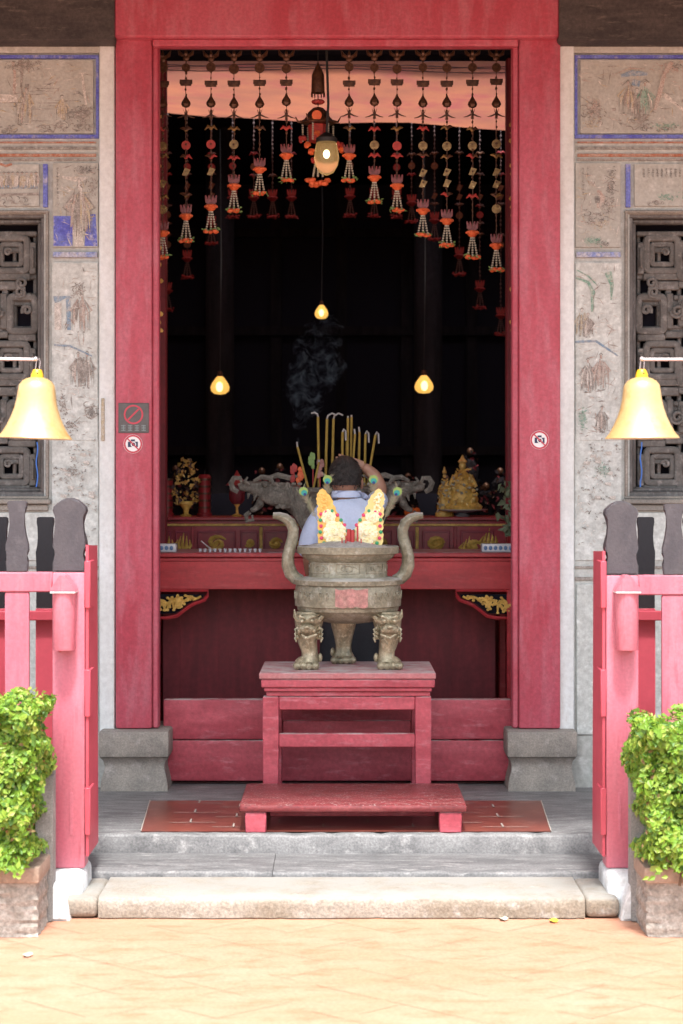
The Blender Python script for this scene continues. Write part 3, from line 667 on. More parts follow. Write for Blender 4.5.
for sg in (-1, 1):
    left = sg < 0
    def M(px): return px if left else 691 - px
    nm = 'left' if left else 'right'
    dy = 0 if left else 3
    t = thing('fence_section', f'pale pink timber fence with charcoal bottle-shaped tops, front row {nm} of the steps', 'fence', (PX(M(68.5), YP), YP, -.02), 'front fence sections')
    m = MB(); a = M(52.2); b = M(84.8); m.box(PX(a, YP), PX(b, YP), YP, YP + .12, -.02, PZ(572.5 + dy, YP), .008, seg=2); post = m.build('post', PINK, t)
    m = MB(); m.prism([(x, z - dy / 236.) for x, z in head_outline(M(68.5), YP, BIG)], YP + .012, YP + .10, 0, .006); m.build('post_head', CAP, post)
    # tin canister with pointed hood fixed to the post
    m = MB(); c = PX(M(66), YP); r = .048; Yc = YP - r - .002
    m.lathe([(r * .97, PZ(649, YP)), (r, PZ(648, YP)), (r, PZ(591, YP))], (c, Yc, 0), 24)
    cn = m.build('canister', PINK, t)
    m = MB(); m.box(c - .052, c + .052, Yc - r - .006, YP - .003, PZ(592, YP), PZ(590.6, YP), .001); m.build('hood_edge', WHITEP, cn)
    m = MB(); z0 = PZ(590.5, YP); zt = PZ(574.5, YP)
    m.prism([(c - .053, z0), (c + .053, z0), (c + .045, z0 + .022), (c + .008, zt), (c - .014, zt), (c - .045, z0 + .022)], Yc - r - .004, YP - .002, 0, .003); m.build('hood', PINK, cn)
    m = MB(); m.box(PX(M(70), YP), PX(M(73), YP), YP - .004, YP + .002, .12, .3, .001); m.build('repair_batten', PINK, post)
    for zz in (.9, 1.19):
        m = MB(); m.ball((PX(M(60), YP), YP - .001, zz), .007, 0, (1, .5, 1), 8, 5); m.build('nail_head', LEAFRED, post)
    for k in range(6):
        cx = 16 - k * 36
        m = MB(); m.box(PX(M(cx - 12), YP), PX(M(cx + 12), YP), YP + .02, YP + .05, .02, PZ(592.5 + dy, YP), .004); pk = m.build('picket', PINK, t)
        m = MB(); m.prism([(x, z - dy / 236.) for x, z in head_outline(M(cx), YP, SM)], YP + .02, YP + .05, 0, .003); m.build('picket_head', CAP, pk)
    m = MB(); m.box(PX(M(51.8), YP), PX(M(-200), YP), YP + .015, YP + .07, PZ(592.3 + dy, YP), PZ(572.4 + dy, YP), .005); m.build('rail', PINK, t)
    m = MB(); m.box(PX(M(51.8), YP), PX(M(-200), YP), YP + .055, YP + .10, .14, .22, .005); m.build('rail', PINK, t)
    # gate leaf seen edge-on
    t = thing('gate_leaf', f'narrow red gate leaf folded back beside the {nm} fence post, nearly edge-on', 'gate', (PX(M(86.5), YP), YP + .03, .03), 'folded gate leaves')
    x = PX(M(85.6), YP); z1 = PZ(545 + dy * 2, YP)
    m = MB(); m.prism([(YP + .005, .03), (YP + .33, .03), (YP + .30, z1 - .01), (YP + .005, z1)], x, x - sg * .012, 0, 0, 'X')
    m.build('board', LEAFRED, t)
    for z0 in (.12, .62, 1.08):
        m = MB(); m.box(x + sg * .004, x - sg * .02, YP - .004, YP + .14, z0, z0 + .2, .003); m.build('hinge_block', LEAFRED, t)
    # rear row
    Yb = -1.5
    t = thing('fence_section', f'shaded deep red fence with black picket tops, rear row {nm} of the steps', 'fence', (PX(M(45), Yb), Yb, 0), 'rear fence sections')
    for k in range(6):
        cx = 45 - k * 46
        m = MB(); m.box(PX(M(cx - 9.5), Yb), PX(M(cx + 9.5), Yb), Yb, Yb + .03, .0, PZ(608.4, Yb), .004); pk = m.build('picket', LEAFRED, t)
        m = MB(); m.prism(head_outline(M(cx), Yb, REAR), Yb, Yb + .03, 0, .003); m.build('picket_head', CAPD, pk)
    m = MB(); m.box(PX(M(60), Yb), PX(M(-200), Yb), Yb - .04, Yb - .002, PZ(620, Yb), PZ(610.5, Yb), .004); m.build('rail', LEAFRED, t)
    # white kerb block
    m = MB(); m.box(PX(M(50), -2.05), PX(M(83), -2.05), -2.08, -1.74, -.19, -.022, .03, seg=3)
    m.prism([(PX(M(36), -2.3), -.195), (PX(M(70), -2.2), -.195), (PX(M(66), -2.2), -.12), (PX(M(60), -2.2), -.05), (PX(M(46), -2.2), -.04)][::1 if left else -1], -2.2, -2.06, 0, .01)
    tag(m.build('kerb_block', KERBW, None, jitter=.002), f'whitewashed masonry kerb block at the {nm} end of the stone step', 'kerb', 'white kerb blocks')

# ================================================================ HEDGES AND PLANTERS
def leaf(m, c, n, size, mi, rnd):
    n = n.normalized(); a = n.orthogonal().normalized(); a.rotate(Matrix.Rotation(rnd.uniform(0, 6.28), 3, n)); b = n.cross(a)
    L = size; W = size * rnd.uniform(.55, .75)
    tip = c + a * L * .6 - n * L * .12; tail = c - a * L * .5
    l1 = c + b * W * .5 + n * L * .08 - a * L * .1; r1 = c - b * W * .5 + n * L * .08 - a * L * .1
    v = [m.bm.verts.new(p) for p in (tail, r1, tip, l1)]
    f1 = m.bm.faces.new((v[0], v[1], v[2])); f2 = m.bm.faces.new((v[0], v[2], v[3])); m._mi((f1, f2), mi, False)
def hedge(sg, seed):
    rnd = random.Random(seed)
    left = sg < 0; nm = 'left' if left else 'right'
    Y0, Y1 = -2.60, -2.18
    if left: x_in, x_out = PX(47, -2.35), PX(47, -2.35) - .85
    else: x_in, x_out = PX(631, -2.35), PX(631, -2.35) + .85
    z0, z1 = .12, PZ(706 if left else 724, Y0)
    base_y = 876
    t = thing('clipped_hedge', f'bright yellow-green clipped hedge in the {nm} stone planter', 'hedge', ((x_in + x_out) / 2, -2.38, .05), 'clipped hedges in planters')
    m = MB(); xa, xb = min(x_in, x_out), max(x_in, x_out)
    cxs = (xa + xb) / 2
    def bulge(x, y, z): return .02 * math.sin(x * 23 + z * 17) + .018 * math.sin(z * 31 + y * 9 + x * 11) + .012 * math.sin(x * 47 - z * 41)
    def side_in(z):   # inner side leans: narrower at bottom
        k = (z1 - z) / (z1 - z0); return -.0 - .05 * k ** 1.3
    for i in range(14000):
        w = rnd.random()
        if w < .56:
            x = rnd.uniform(xa, xb); z = rnd.uniform(z0 - .03, z1); n = Vector((0, -1, .35)); dpt = abs(rnd.gauss(0, .035)); y = Y0 + dpt - bulge(x, 0, z)
            if (left and x > x_in + side_in(z)) or (not left and x < x_in - side_in(z)): continue
        elif w < .76:
            x = rnd.uniform(xa, xb); y = rnd.uniform(Y0, Y1); z = z1 - abs(rnd.gauss(0, .03)) + bulge(x, y, 0); n = Vector((0, -.3, 1))
        else:
            z = rnd.uniform(z0, z1); y = rnd.uniform(Y0, Y1); s_ = (1 if left else -1); x = x_in + s_ * (side_in(z) + bulge(0, y, z) - abs(rnd.gauss(0, .03))); n = Vector((s_, -.3, .3))
        n = n + Vector((rnd.gauss(0, .4), rnd.gauss(0, .35), rnd.gauss(0, .4)))
        q = rnd.random(); mi = 0 if q < .42 else 1 if q < .74 else 2 if q < .88 else 3
        leaf(m, Vector((x, y, z)), n, rnd.uniform(.014, .038), mi, rnd)
    for i in range(4200):   # shaded leaves deeper inside
        x = rnd.uniform(xa, xb); z = rnd.uniform(z0, z1 - .03); y = Y0 + rnd.uniform(.06, .2)
        if (left and x > x_in + side_in(z) - .03) or (not left and x < x_in - side_in(z) + .03): continue
        leaf(m, Vector((x, y, z)), Vector((rnd.gauss(0, .5), -1, rnd.gauss(0, .5))), rnd.uniform(.03, .05), rnd.choice((0, 2)), rnd)
    for i in range(26):   # sprigs that stick out of the top
        x = rnd.uniform(xa, xb); y = rnd.uniform(Y0, Y0 + .3); h = rnd.uniform(.02, .07)
        for k in range(5): leaf(m, Vector((x + rnd.gauss(0, .008), y, z1 + h * k / 4)), Vector((rnd.gauss(0, 1), -1, rnd.gauss(0, 1))), rnd.uniform(.016, .028), rnd.choice((1, 3)), rnd)
    for i in range(60):   # trailing leaves over the rim
        x = rnd.uniform(xa, xb - .06 if left else xb); z = rnd.uniform(.06, .12); leaf(m, Vector((x, Y0 - .01, z)), Vector((0, -1, .2)), rnd.uniform(.02, .034), rnd.choice((0, 1)), rnd)
    for i in range(160):  # bare twigs and dry leaves showing in the gaps
        x = rnd.uniform(xa, xb); zz = rnd.uniform(z0, z1 - .04); p = Vector((x, Y0 + .02, zz)); leaf(m, p, Vector((rnd.gauss(0, .5), -1, rnd.gauss(0, .5))), rnd.uniform(.014, .026), 4, rnd)
    m.build('foliage', LEAFM, t)
    m = MB()
    for i in range(36):
        x = rnd.uniform(xa + .05, xb - .05); y = rnd.uniform(Y0 + .06, Y1 - .06); p = Vector((x, y, .02)); pts = [p]
        for k in range(4): p = p + Vector((rnd.uniform(-.04, .04), rnd.uniform(-.04, .03), (z1 - .08) / 4)); pts.append(p.copy())
        m.tube(pts, [.006, .005, .004, .003, .002], 5)
    m.build('stem', TWIG, t)
    # planter
    t = thing('stone_planter', f'rough grey stone planter with brown rim holding the {nm} hedge', 'planter', ((x_in + x_out) / 2, -2.3, -.195), 'stone planters')
    Yp = -2.49; s_ = 1 if left else -1
    xi = PX(38 if left else 646, Yp); xo = xi - s_ * .85
    m = MB()
    m.box(xi, xo, Yp, -2.12, -.194, .02)
    bmesh.ops.subdivide_edges(m.bm, edges=list(m.bm.edges), cuts=15, use_grid_fill=True)
    for v in m.bm.verts:
        e_ = (abs(v.co.y - Yp) < 1e-4) * 1.0 + (abs(v.co.x - xi) < 1e-4)
        q_ = .007 + .005 * math.sin(v.co.x * 61 + v.co.z * 83) + .004 * math.sin(v.co.x * 130 - v.co.z * 170 + v.co.y * 90)
        v.co.y += (q_ * rnd.uniform(.3, 1.2) + (.01 if e_ > 1 else 0)) * (abs(v.co.y - Yp) < 1e-4)
        v.co.x += -s_ * q_ * rnd.uniform(.3, 1.2) * (abs(v.co.x - xi) < 1e-4)
    m.build('box', ROUGHSTONE, t)
    m = MB(); m.box(xi + s_ * .006, xo - s_ * .006, Yp - .012, -2.125, .022, .085, .008, seg=2); m.build('rim', RIM, t)
    m = MB(); xs = xi + s_ * .004
    m.prism([(-2.22, -.19), (-2.118, -.19), (-2.118, PZ(768, -2.12)), (-2.2, PZ(776, -2.2))], xs + s_ * .012, xs - s_ * .06, 0, .004, 'X'); m.build('corner_slab', GRAN, t)
hedge(-1, 11); hedge(1, 12)

# ================================================================ BELLS
def bell(px, sg):
    Yb = -2.65; s = F / (Yb + D0)
    X = PX(px, Yb); z0 = PZ(438.5, Yb)
    nm = 'left' if sg < 0 else 'right'
    t = thing('brass_bell', f'pale gold bell hanging from a thin rod, {nm} of the doorway', 'bell', (X, Yb, z0), 'hanging gold bells')
    t.rotation_euler = (0, R(2.0 if sg < 0 else -.5), 0)
    pr = [(37, 0), (36.6, 1), (32.5, 6), (28.5, 13), (24.5, 22), (21.5, 31), (19.6, 40), (18.6, 48), (17.6, 53.5), (14.5, 57.5), (10, 60), (6.5, 61)]
    m = MB(); m.lathe([(r / s, z0 + h / s) for r, h in pr] , (X, Yb, 0), 48)
    m.build('body', BELLM, t)
    m = MB(); m.lathe([(6.4 / s, z0 + 60.4 / s), (6.2 / s, z0 + 64 / s), (4.6 / s, z0 + 68 / s), (3.8 / s, z0 + 69 / s)], (X, Yb, 0), 20); m.build('crown', BELLY, t)
    m = MB(); m.ball((X + .004, Yb - 5.4 / s, z0 + 65 / s), .0042, 0); m.build('pin', WIRE, t)
    m = MB(); m.ball((X, Yb, z0 + .02), .022, 0); m.tube([(X, Yb, z0 + .02), (X, Yb, z0 + .2)], .004, 6); m.build('clapper', STEEL, t)
    zr = PZ(359.5, Yb)
    m = MB(); m.tube([(X - .008, Yb, z0 + 68.5 / s), (X - .004, Yb, zr - .006), (X + .006, Yb, zr + .005), (X + .01, Yb, zr - .008), (X + .008, Yb, z0 + 68.5 / s)], .0016, 5); m.build('wire', STEEL, t)
    m = MB(); Xr = X; m.tube([(Xr, Yb, zr), (Xr + sg * .5, Yb - .01, zr + (.008 if sg < 0 else .0)), (Xr + sg * 1.0, Yb - .02, zr + .02)], .0062, 8); m.ball((Xr - sg * .002, Yb, zr + .002), .009)
    ob = m.build('bell_rod', STEEL); tag(ob, f'thin pale metal rod reaching in from the {nm} edge to carry the bell', 'rod', 'rods carrying the bells')
    # the post that carries the rod, outside the picture
    xp = Xr + sg * 1.0
    m = MB(); m.tube([(xp, Yb - .02, -.195), (xp, Yb - .02, zr + .1)], .02, 10); m.build('rod_post', STEEL, ob)
bell(35, -1); bell(642.3, 1)
for i, (px, y0, y1) in enumerate(((37, 442, 487), (641, 442, 487))):
    Y = .07
    m = MB(); m.tube([P(px + math.sin(k * 1.3 + i) * .8, y0 + (y1 - y0) * k / 8, Y) for k in range(9)], .004, 6)
    tag(m.build('blue_cord', BLUEC), ['blue cord hanging on the window frame behind the left bell', 'blue cord hanging on the window frame behind the right bell'][i], 'cord', 'blue cords on the window frames')

# ================================================================ BENCH AND PEDESTAL
Yf = -1.26
t = thing('low_bench', 'low dusty dark red wooden step bench in front of the pedestal', 'bench', (PX(353, Yf), -.93, 0))
zt = PZ(805, Yf); zb = PZ(812.5, Yf)
m = MB(); m.box(PX(239, Yf), PX(467, Yf), Yf, -.60, zb, zt, .012, seg=2); m.build('seat', BENCH, t)
for a, b in ((245, 266), (439.5, 462)):
    for y0 in (Yf + .01, -.72):
        m = MB(); m.box(PX(a, Yf), PX(b, Yf), y0, y0 + .09, 0, zb - .001, .005); m.build('leg', REDW, t)
m = MB(); m.box(PX(268, Yf), PX(438, Yf), -.98, -.95, .03, zb - .001, .003); m.build('stretcher', REDW, t)
Yf = -.55
t = thing('censer_stand', 'square-legged faded red wooden stand under the bronze censer', 'stand', (PX(347.5, Yf), -.22, 0))
zt = PZ(673, Yf)
m = MB(); m.box(PX(259, Yf), PX(436, Yf), Yf, .10, PZ(679.3, Yf), zt, .005); m.build('top_board', mat('dusty_pink_board', (.42, .13, .14), .7, c2=(.4, .2, .2), scale=6, fine=60, bump=.3, dust=(.5, .44, .43)), t)
m = MB(); m.box(PX(261, Yf), PX(435, Yf), Yf + .005, .09, PZ(688, Yf), PZ(679.6, Yf), .006)
pts = [(688.3, 3), (691, 6), (694, 8.5), (697, 9)]
m.box(PX(264, Yf), PX(432, Yf), Yf + .015, .08, PZ(692, Yf), PZ(688.2, Yf), .004); m.box(PX(266, Yf), PX(430.5, Yf), Yf + .03, .07, PZ(697, Yf), PZ(692.2, Yf), .004)
m.build('moulding', REDW, t)
for a, b in ((262.5, 278.5), (415.5, 431.5)):
    for y0 in (Yf + .02, .0):
        m = MB(); m.box(PX(a, Yf), PX(b, Yf), y0, y0 + .075, 0, PZ(697.3, Yf), .004); m.build('leg', REDW, t)
for y0, y1 in ((697.5, 710.5), (734.5, 748)):
    m = MB(); m.box(PX(278.7, Yf), PX(415.3, Yf), Yf + .025, Yf + .07, PZ(y1, Yf), PZ(y0, Yf), .004); m.build('rail', REDW, t)
    m = MB(); m.box(PX(278.7, Yf), PX(415.3, Yf), .02, .06, PZ(y1, Yf), PZ(y0, Yf), .004); m.build('rail', REDW, t)
    for xx in (270, 423):
        m = MB(); m.box(PX(xx, Yf) - .02, PX(xx, Yf) + .02, Yf + .1, -.005, PZ(y1, Yf) + .004, PZ(y0, Yf) - .004, .004); m.build('rail', REDW, t)

# ================================================================ CENSER
Yc = -.2; S = F / (Yc + D0); CX = PX(348, Yc)
def cz(py): return HC - (py - 490) / S
t = thing('bronze_censer', 'three-legged aged bronze censer with tall curved handles on the red stand', 'censer', (CX, Yc, .67))
m = MB()
prof = [(18, 622.5), (28, 621), (38, 617.5), (46, 613.5), (50.5, 609.5), (51, 606), (53, 605.2), (53.2, 598), (52.6, 586.5), (51.8, 584.5), (54.6, 583.6), (54.8, 579.2), (52.5, 577.6), (40.5, 576.6), (39.2, 575), (38.6, 561.5), (40.5, 560.2), (44, 558), (46.5, 555.5), (46.8, 553.8), (50.8, 553), (51, 546.5), (49.5, 545.6), (46.5, 546), (45, 552)]
m.lathe([(r / S, cz(p)) for r, p in prof], (CX, Yc, 0), 56)
# cast key pattern panels round neck and body
for k in range(8):
    a = 2 * math.pi * (k + .5) / 8 + math.pi / 8
    def onr(r, aa, z): return Vector((CX + r * math.cos(aa), Yc + r * math.sin(aa), z))
    r = 39.2 / S; da = .3
    z0, z1 = cz(572), cz(562.5)
    path = [onr(r, a + da * u, z0 + (z1 - z0) * v) for u, v in [(-1, 0), (-.5, 0), (0, 0), (.5, 0), (1, 0), (1, 1), (.5, 1), (0, 1), (-.5, 1), (-1, 1), (-1, 0)]]
    m.tube(path, .0028, 5)
    path = [onr(r, a + da * .75 * math.cos(q * .7) * (1 - q / 22), (z0 + z1) / 2 + (z1 - z0) * .3 * math.sin(q * .7)) for q in range(16)]
    m.tube(path, .002, 5)
for k in range(12):
    a = 2 * math.pi * k / 12 + .13
    if abs(math.cos(a)) < .3 and math.sin(a) < 0: continue
    for q in range(3):
        aa = a + (q - 1) * .14; c = onr(53 / S, aa, cz(595)); pth = [onr(53.4 / S, aa + .055 * math.cos(j * .9) * (1 - j / 12), c.z + .03 * math.sin(j * .9) * (1 - j / 12)) for j in range(11)]
        m.tube(pth, .0026, 5)
m.build('bowl', BRONZE, t)
m = MB(); a0 = math.atan2(-1, 0)   # faded paper pasted on the belly
n = 8
for i in range(n):
    a = -math.pi / 2 - .235 + i * .6 / n; b = a + .6 / n; r = 54.2 / S
    def q_(aa, z, rr_=r): return (CX + rr_ * math.cos(aa), Yc + rr_ * math.sin(aa), z)
    m.quad(q_(a, cz(603.5 + (i * 7 % 5) * .5), r - .002), q_(b, cz(603.5 + ((i + 1) * 7 % 5) * .5), r - .002), q_(b, cz(586 + ((i + 1) * 3 % 4) * .5)), q_(a, cz(586 + (i * 3 % 4) * .5)))
m.build('pasted_paper', PPAP, t)
m = MB()
prof = [(0.0001, 540), (10, 540.5), (20, 542.2), (30, 543.5), (38, 545.5), (45.5, 549)]
m.lathe([(r / S, cz(p)) for r, p in prof][::-1], (CX, Yc, 0), 40)
for v in m.bm.verts: v.co.z += random.uniform(-.006, .006)
m.build('ash_heap', ASH, t)
for sg in (-1, 1):   # handles
    pts = [(46, 580.5, 5.5), (52, 578.5, 6.6), (57, 573.5, 7), (60, 565, 6.8), (60, 556, 6.4), (57.5, 546, 6), (55, 537, 5.8), (54.6, 529.5, 5.8), (57.5, 522.5, 5.6), (63, 518, 5), (69, 516, 4.2), (75, 515.5, 3.2)]
    m = MB(); m.tube([(CX + sg * a / S, Yc, cz(b)) for a, b, c in pts], [c / S for a, b, c in pts], 10, 0, True, 1.2)
    m.build('handle', BRONZE, t)
def clegs():
    for (ox, oy) in ((-38.7, -.13), (38.7, -.13), (-4.5, .20)):
        X = CX + ox / S; Y = Yc + oy; sg = -1 if ox < 0 else 1
        if oy > 0: sg = 0
        k = 1 / S; zt = cz(607); zb = .672
        m = MB()
        H = zt - zb
        p = [(0, .95, 13), (0, .78, 14), (sg * 1, .6, 12), (sg * 1.5, .45, 9.5), (-sg * .5, .3, 8), (-sg * 1, .2, 8.3), (sg * 0, .13, 10.5), (sg * 2, .07, 12.3), (sg * 2.5, .0, 10.5)]
        m.tube([(X + a * k, Y, zb + H * b) for a, b, c in p], [c * k for a, b, c in p], 12)
        for q in range(4): m.ball((X + (sg * 2.5 + (q - 1.5) * 5.8) * k, Y - 10 * k, zb + .018), 4.6 * k, 0, (1, 1.3, .95), 8, 6)
        m.ball((X - (sg or 1) * 11 * k, Y, zb + .055), 2.6 * k, 0, (1, 1, 1.8))
        lg = m.build('leg', BRONZEG, t)
        if oy > 0: continue
        m = MB(); fz = zb + H * .72; fy = Y - 12 * k    # lion mask
        m.ball((X, fy + .01, fz + .03), 9 * k, 0, (1.25, .7, .8), 12, 8); m.ball((X + sg * 2 * k, fy - .03, fz - .012), 6.5 * k, 0, (1.3, .9, .75), 12, 8)
        m.ball((X + sg * 2 * k, fy - .06, fz - .001), 2.6 * k, 0, (1.4, 1, .9))
        for e in (-1, 1):
            m.ball((X + (sg * 1.5 + e * 5) * k, fy - .035, fz + .028), 2.4 * k); m.ball((X + (sg * 2 + e * 6.5) * k, fy - .03, fz - .02), 2.8 * k)
            m.tube([(X + (sg * 1.5 + e * 2) * k, fy - .04, fz + .042), (X + (sg * 1.5 + e * 7) * k, fy - .036, fz + .05), (X + (e * 11) * k, fy, fz + .06)], [1.2 * k, 1.8 * k, .6 * k], 6)
            m.tube([(X + e * 10 * k, fy + .01, fz + .03), (X + e * 13.5 * k, fy, fz + .05), (X + e * 14 * k, fy, fz + .085)], [3 * k, 2 * k, .6 * k], 6)
            for q in range(3): m.tube([(X + e * 9 * k, fy, fz - .01 - q * .022), (X + e * 13 * k, fy + .01, fz - .02 - q * .022), (X + e * 12 * k, fy - .01, fz - .035 - q * .022)], [2.6 * k, 2 * k, .8 * k], 6)
        m.tube([(X - 7 * k, fy - .03, fz - .04), (X + sg * 2 * k, fy - .05, fz - .058), (X + 8 * k, fy - .03, fz - .04)], [1.2 * k, 1.8 * k, 1.2 * k], 6)
        m.tube([(X - 4 * k, fy - .03, fz - .06), (X, fy - .03, fz - .09)], [3.5 * k, .8 * k], 6)
        m.build('lion_mask', BRONZEG, lg)
clegs()

# gold paper ornaments with peacock feathers, standing in the ash
def ornament(sg, lab):
    Y = Yc - .03; B = P(347, 546, Y)
    cx0 = 352.5
    def q(px, py): # px given for the left ornament
        p = px if sg < 0 else 2 * 350.5 - px
        return PX(p, Y), PZ(py, Y)
    t = thing('gold_paper_ornament', lab, 'ornament', (q(333, 545)[0], Y, q(333, 545)[1]), 'gold paper ornaments in the censer')
    out = [(348.5, 546), (349, 538), (347, 530), (343.5, 524), (339.5, 518), (336, 511), (333, 504), (331, 498), (326.8, 493), (322.5, 488.5), (319, 491.5), (317, 497), (317, 501), (318.5, 506), (317.5, 512), (319, 518), (318, 525), (319, 531), (318, 538), (320, 546)]
    o2 = []
    for i, (a, b) in enumerate(out):
        o2.append((a, b)); c = out[(i + 1) % len(out)]
        if 2 < i < len(out) - 1: o2.append(((a + c[0]) / 2 + (1.2 if i < 9 else -1.2), (b + c[1]) / 2))
    pts = [q(a, b) for a, b in o2]
    if sg > 0: pts = pts[::-1]
    m = MB(); m.prism(pts, Y, Y + .003, 0); m.build('backing', [GPO if sg < 0 else mat('pale_foil', (.85, .68, .26), .4, fine=0)], t)
    m = MB(); yy = Y - .006
    for (a, b, r) in ((335, 533, 12.2), (328.5, 516.5, 7.5)):
        X, Z = q(a, b)
        for ringk in range(3):
            n = 11; rad = r / S * (1 - ringk * .3)
            for k in range(n):
                an = 2 * math.pi * k / n + ringk * .3
                m.ball((X + rad * .72 * math.cos(an), yy - ringk * .004, Z + rad * .72 * math.sin(an)), rad * .3, 0, (1, .25, 1), 7, 5)
        m.ball((X, yy - .012, Z), r / S * .25, 0, (1, .6, 1))
    m.build('foil_flower', GP, t)
    m = MB()
    for (a, b, r) in ((324, 500, 4.2), (324, 508, 4.6), (321.5, 495, 3)):
        X, Z = q(a, b)
        for k in range(7): an = k * .9; m.ball((X + r / S * .6 * math.cos(an), yy, Z + r / S * .6 * math.sin(an)), r / S * .35, 0, (1, .3, 1), 6, 4)
    m.build('foil_tip', GPO if sg < 0 else GP, t)
    m = MB()
    edge = [(321, 514, 0), (320.5, 520, 1), (321, 526, 0), (320.3, 532, 1), (321.5, 538, 0), (324, 543, 1), (329, 545, 0), (332, 511, 1), (337.5, 515, 0), (341, 520, 1), (344.5, 525, 0), (347, 531, 1), (326, 512, 0)]
    for a, b, mi in edge:
        X, Z = q(a, b); m.ball((X, yy, Z), 1.9 / S, mi, (1, .5, 1), 7, 5)
    m.build('sequin', [PRED, PGR], t)
    for (ex, ey, mx, my) in (((303.5, 491.5, 318, 522), (327.5, 479.5, 326, 505))):
        tip = q(ex, ey); base = q(333, 540); mid = q(mx, my); Yfz = Y + .006
        m = MB(); m.tube([(base[0], Yfz, base[1]), (mid[0], Yfz + .004, mid[1]), (tip[0], Yfz, tip[1])], [.0016, .0014, .001], 5)
        d = Vector((tip[0] - mid[0], tip[1] - mid[1])).normalized()
        for k in range(24):
            u = k / 24.; c = Vector(tip) - d * (-.012 + u * .16)
            for e in (-1, 1):
                nn = Vector((-d.y, d.x)) * e; L = .042 * rr.uniform(.5, 1.15) * (1 - u * .45)
                p2 = c + nn * L * .8 + d * L * .7
                yv = Yfz + .003 + .0008 * k
                m.stroke([(c.x, c.y), ((c.x + p2.x) / 2 + d.x * .002, (c.y + p2.y) / 2), (p2.x, p2.y)], [.0034, .0026, .0008], yv, 0)
        fe = m.build('feather', FEATH, t)
        m = MB()
        for r, mi, o in ((.0235, 0, .004), (.0155, 1, .006), (.0075, 2, .008)):
            n = 18; f = m.bm.faces.new([m.bm.verts.new((tip[0] - d.x * (.008 * mi) + r * 1.0 * math.cos(2 * math.pi * k / n), Yfz - o, tip[1] - d.y * (.008 * mi) + r * .95 * math.sin(2 * math.pi * k / n))) for k in range(n)]); f.material_index = mi
        m.build('feather_eye', [FG, FT, FB], fe)
    return t
ornament(-1, 'gold paper ornament with amber tip and peacock feathers, left one in the censer ash')
ornament(1, 'pale gold paper ornament with peacock feathers, right one in the censer ash')
t = thing('incense_bundle', 'short burnt red sticks standing in the censer ash', 'incense', P(351, 546, Yc - .05))
for k, (a, y0, w) in enumerate(((349, 529, 2.2), (352.6, 530, 2.0), (357.5, 526, .9), (346, 536, .7), (342, 538, .6), (361, 539, .6))):
    m = MB(); Y = Yc - .06 - k * .01; m.tube([P(a + (k % 3 - 1) * .3, 547, Y), P(a, y0, Y)], w / S, 7); m.build('stick', STICKR, t)

# ================================================================ ALTAR TABLE (front)
YT = .95; s = F / (YT + D0)
ztab = PZ(552.5, YT)
t = thing('offering_table', 'long bright red offering table with gold carved corner brackets behind the threshold', 'table', (0, 1.2, 0))
xL, xR = PX(140, YT), PX(516, YT)
m = MB(); m.box(xL, xR + .02, YT - .02, 1.62, PZ(557.5, YT), ztab, .006); m.build('tabletop', mat('tabletop_dusty', (.46, .04, .05), .4, c2=(.36, .03, .04), scale=4, fine=40, dust=(.42, .36, .38)), t)
m = MB(); m.box(xL + .01, xR, YT, YT + .05, PZ(589.5, YT), PZ(557.8, YT), .004); m.build('apron', TABLE, t)
m = MB(); m.box(xL + .01, xR, YT - .006, YT + .05, PZ(561.3, YT), PZ(557.9, YT), .003); m.build('apron_moulding', TABLE, t)
for a, b in ((144, 152), (507, 514)):
    for y0 in (YT + .0, 1.5):
        m = MB(); m.box(PX(a, YT), PX(b, YT), y0 + .002, y0 + .045, 0, PZ(589.8, YT), .004); m.build('leg', TABLE, t)
m = MB(); m.box(xL + .1, PX(500, YT), 1.30, 1.33, .05, PZ(589, 1.3) + .1); m.box(xL + .1, PX(499, YT), 1.28, 1.3, .1, .16)
for k in range(9): m.box(xL + .2 + k * .23, xL + .203 + k * .23, 1.296, 1.3, .16, 1.1)
m.build('back_panel', MAROON, t)
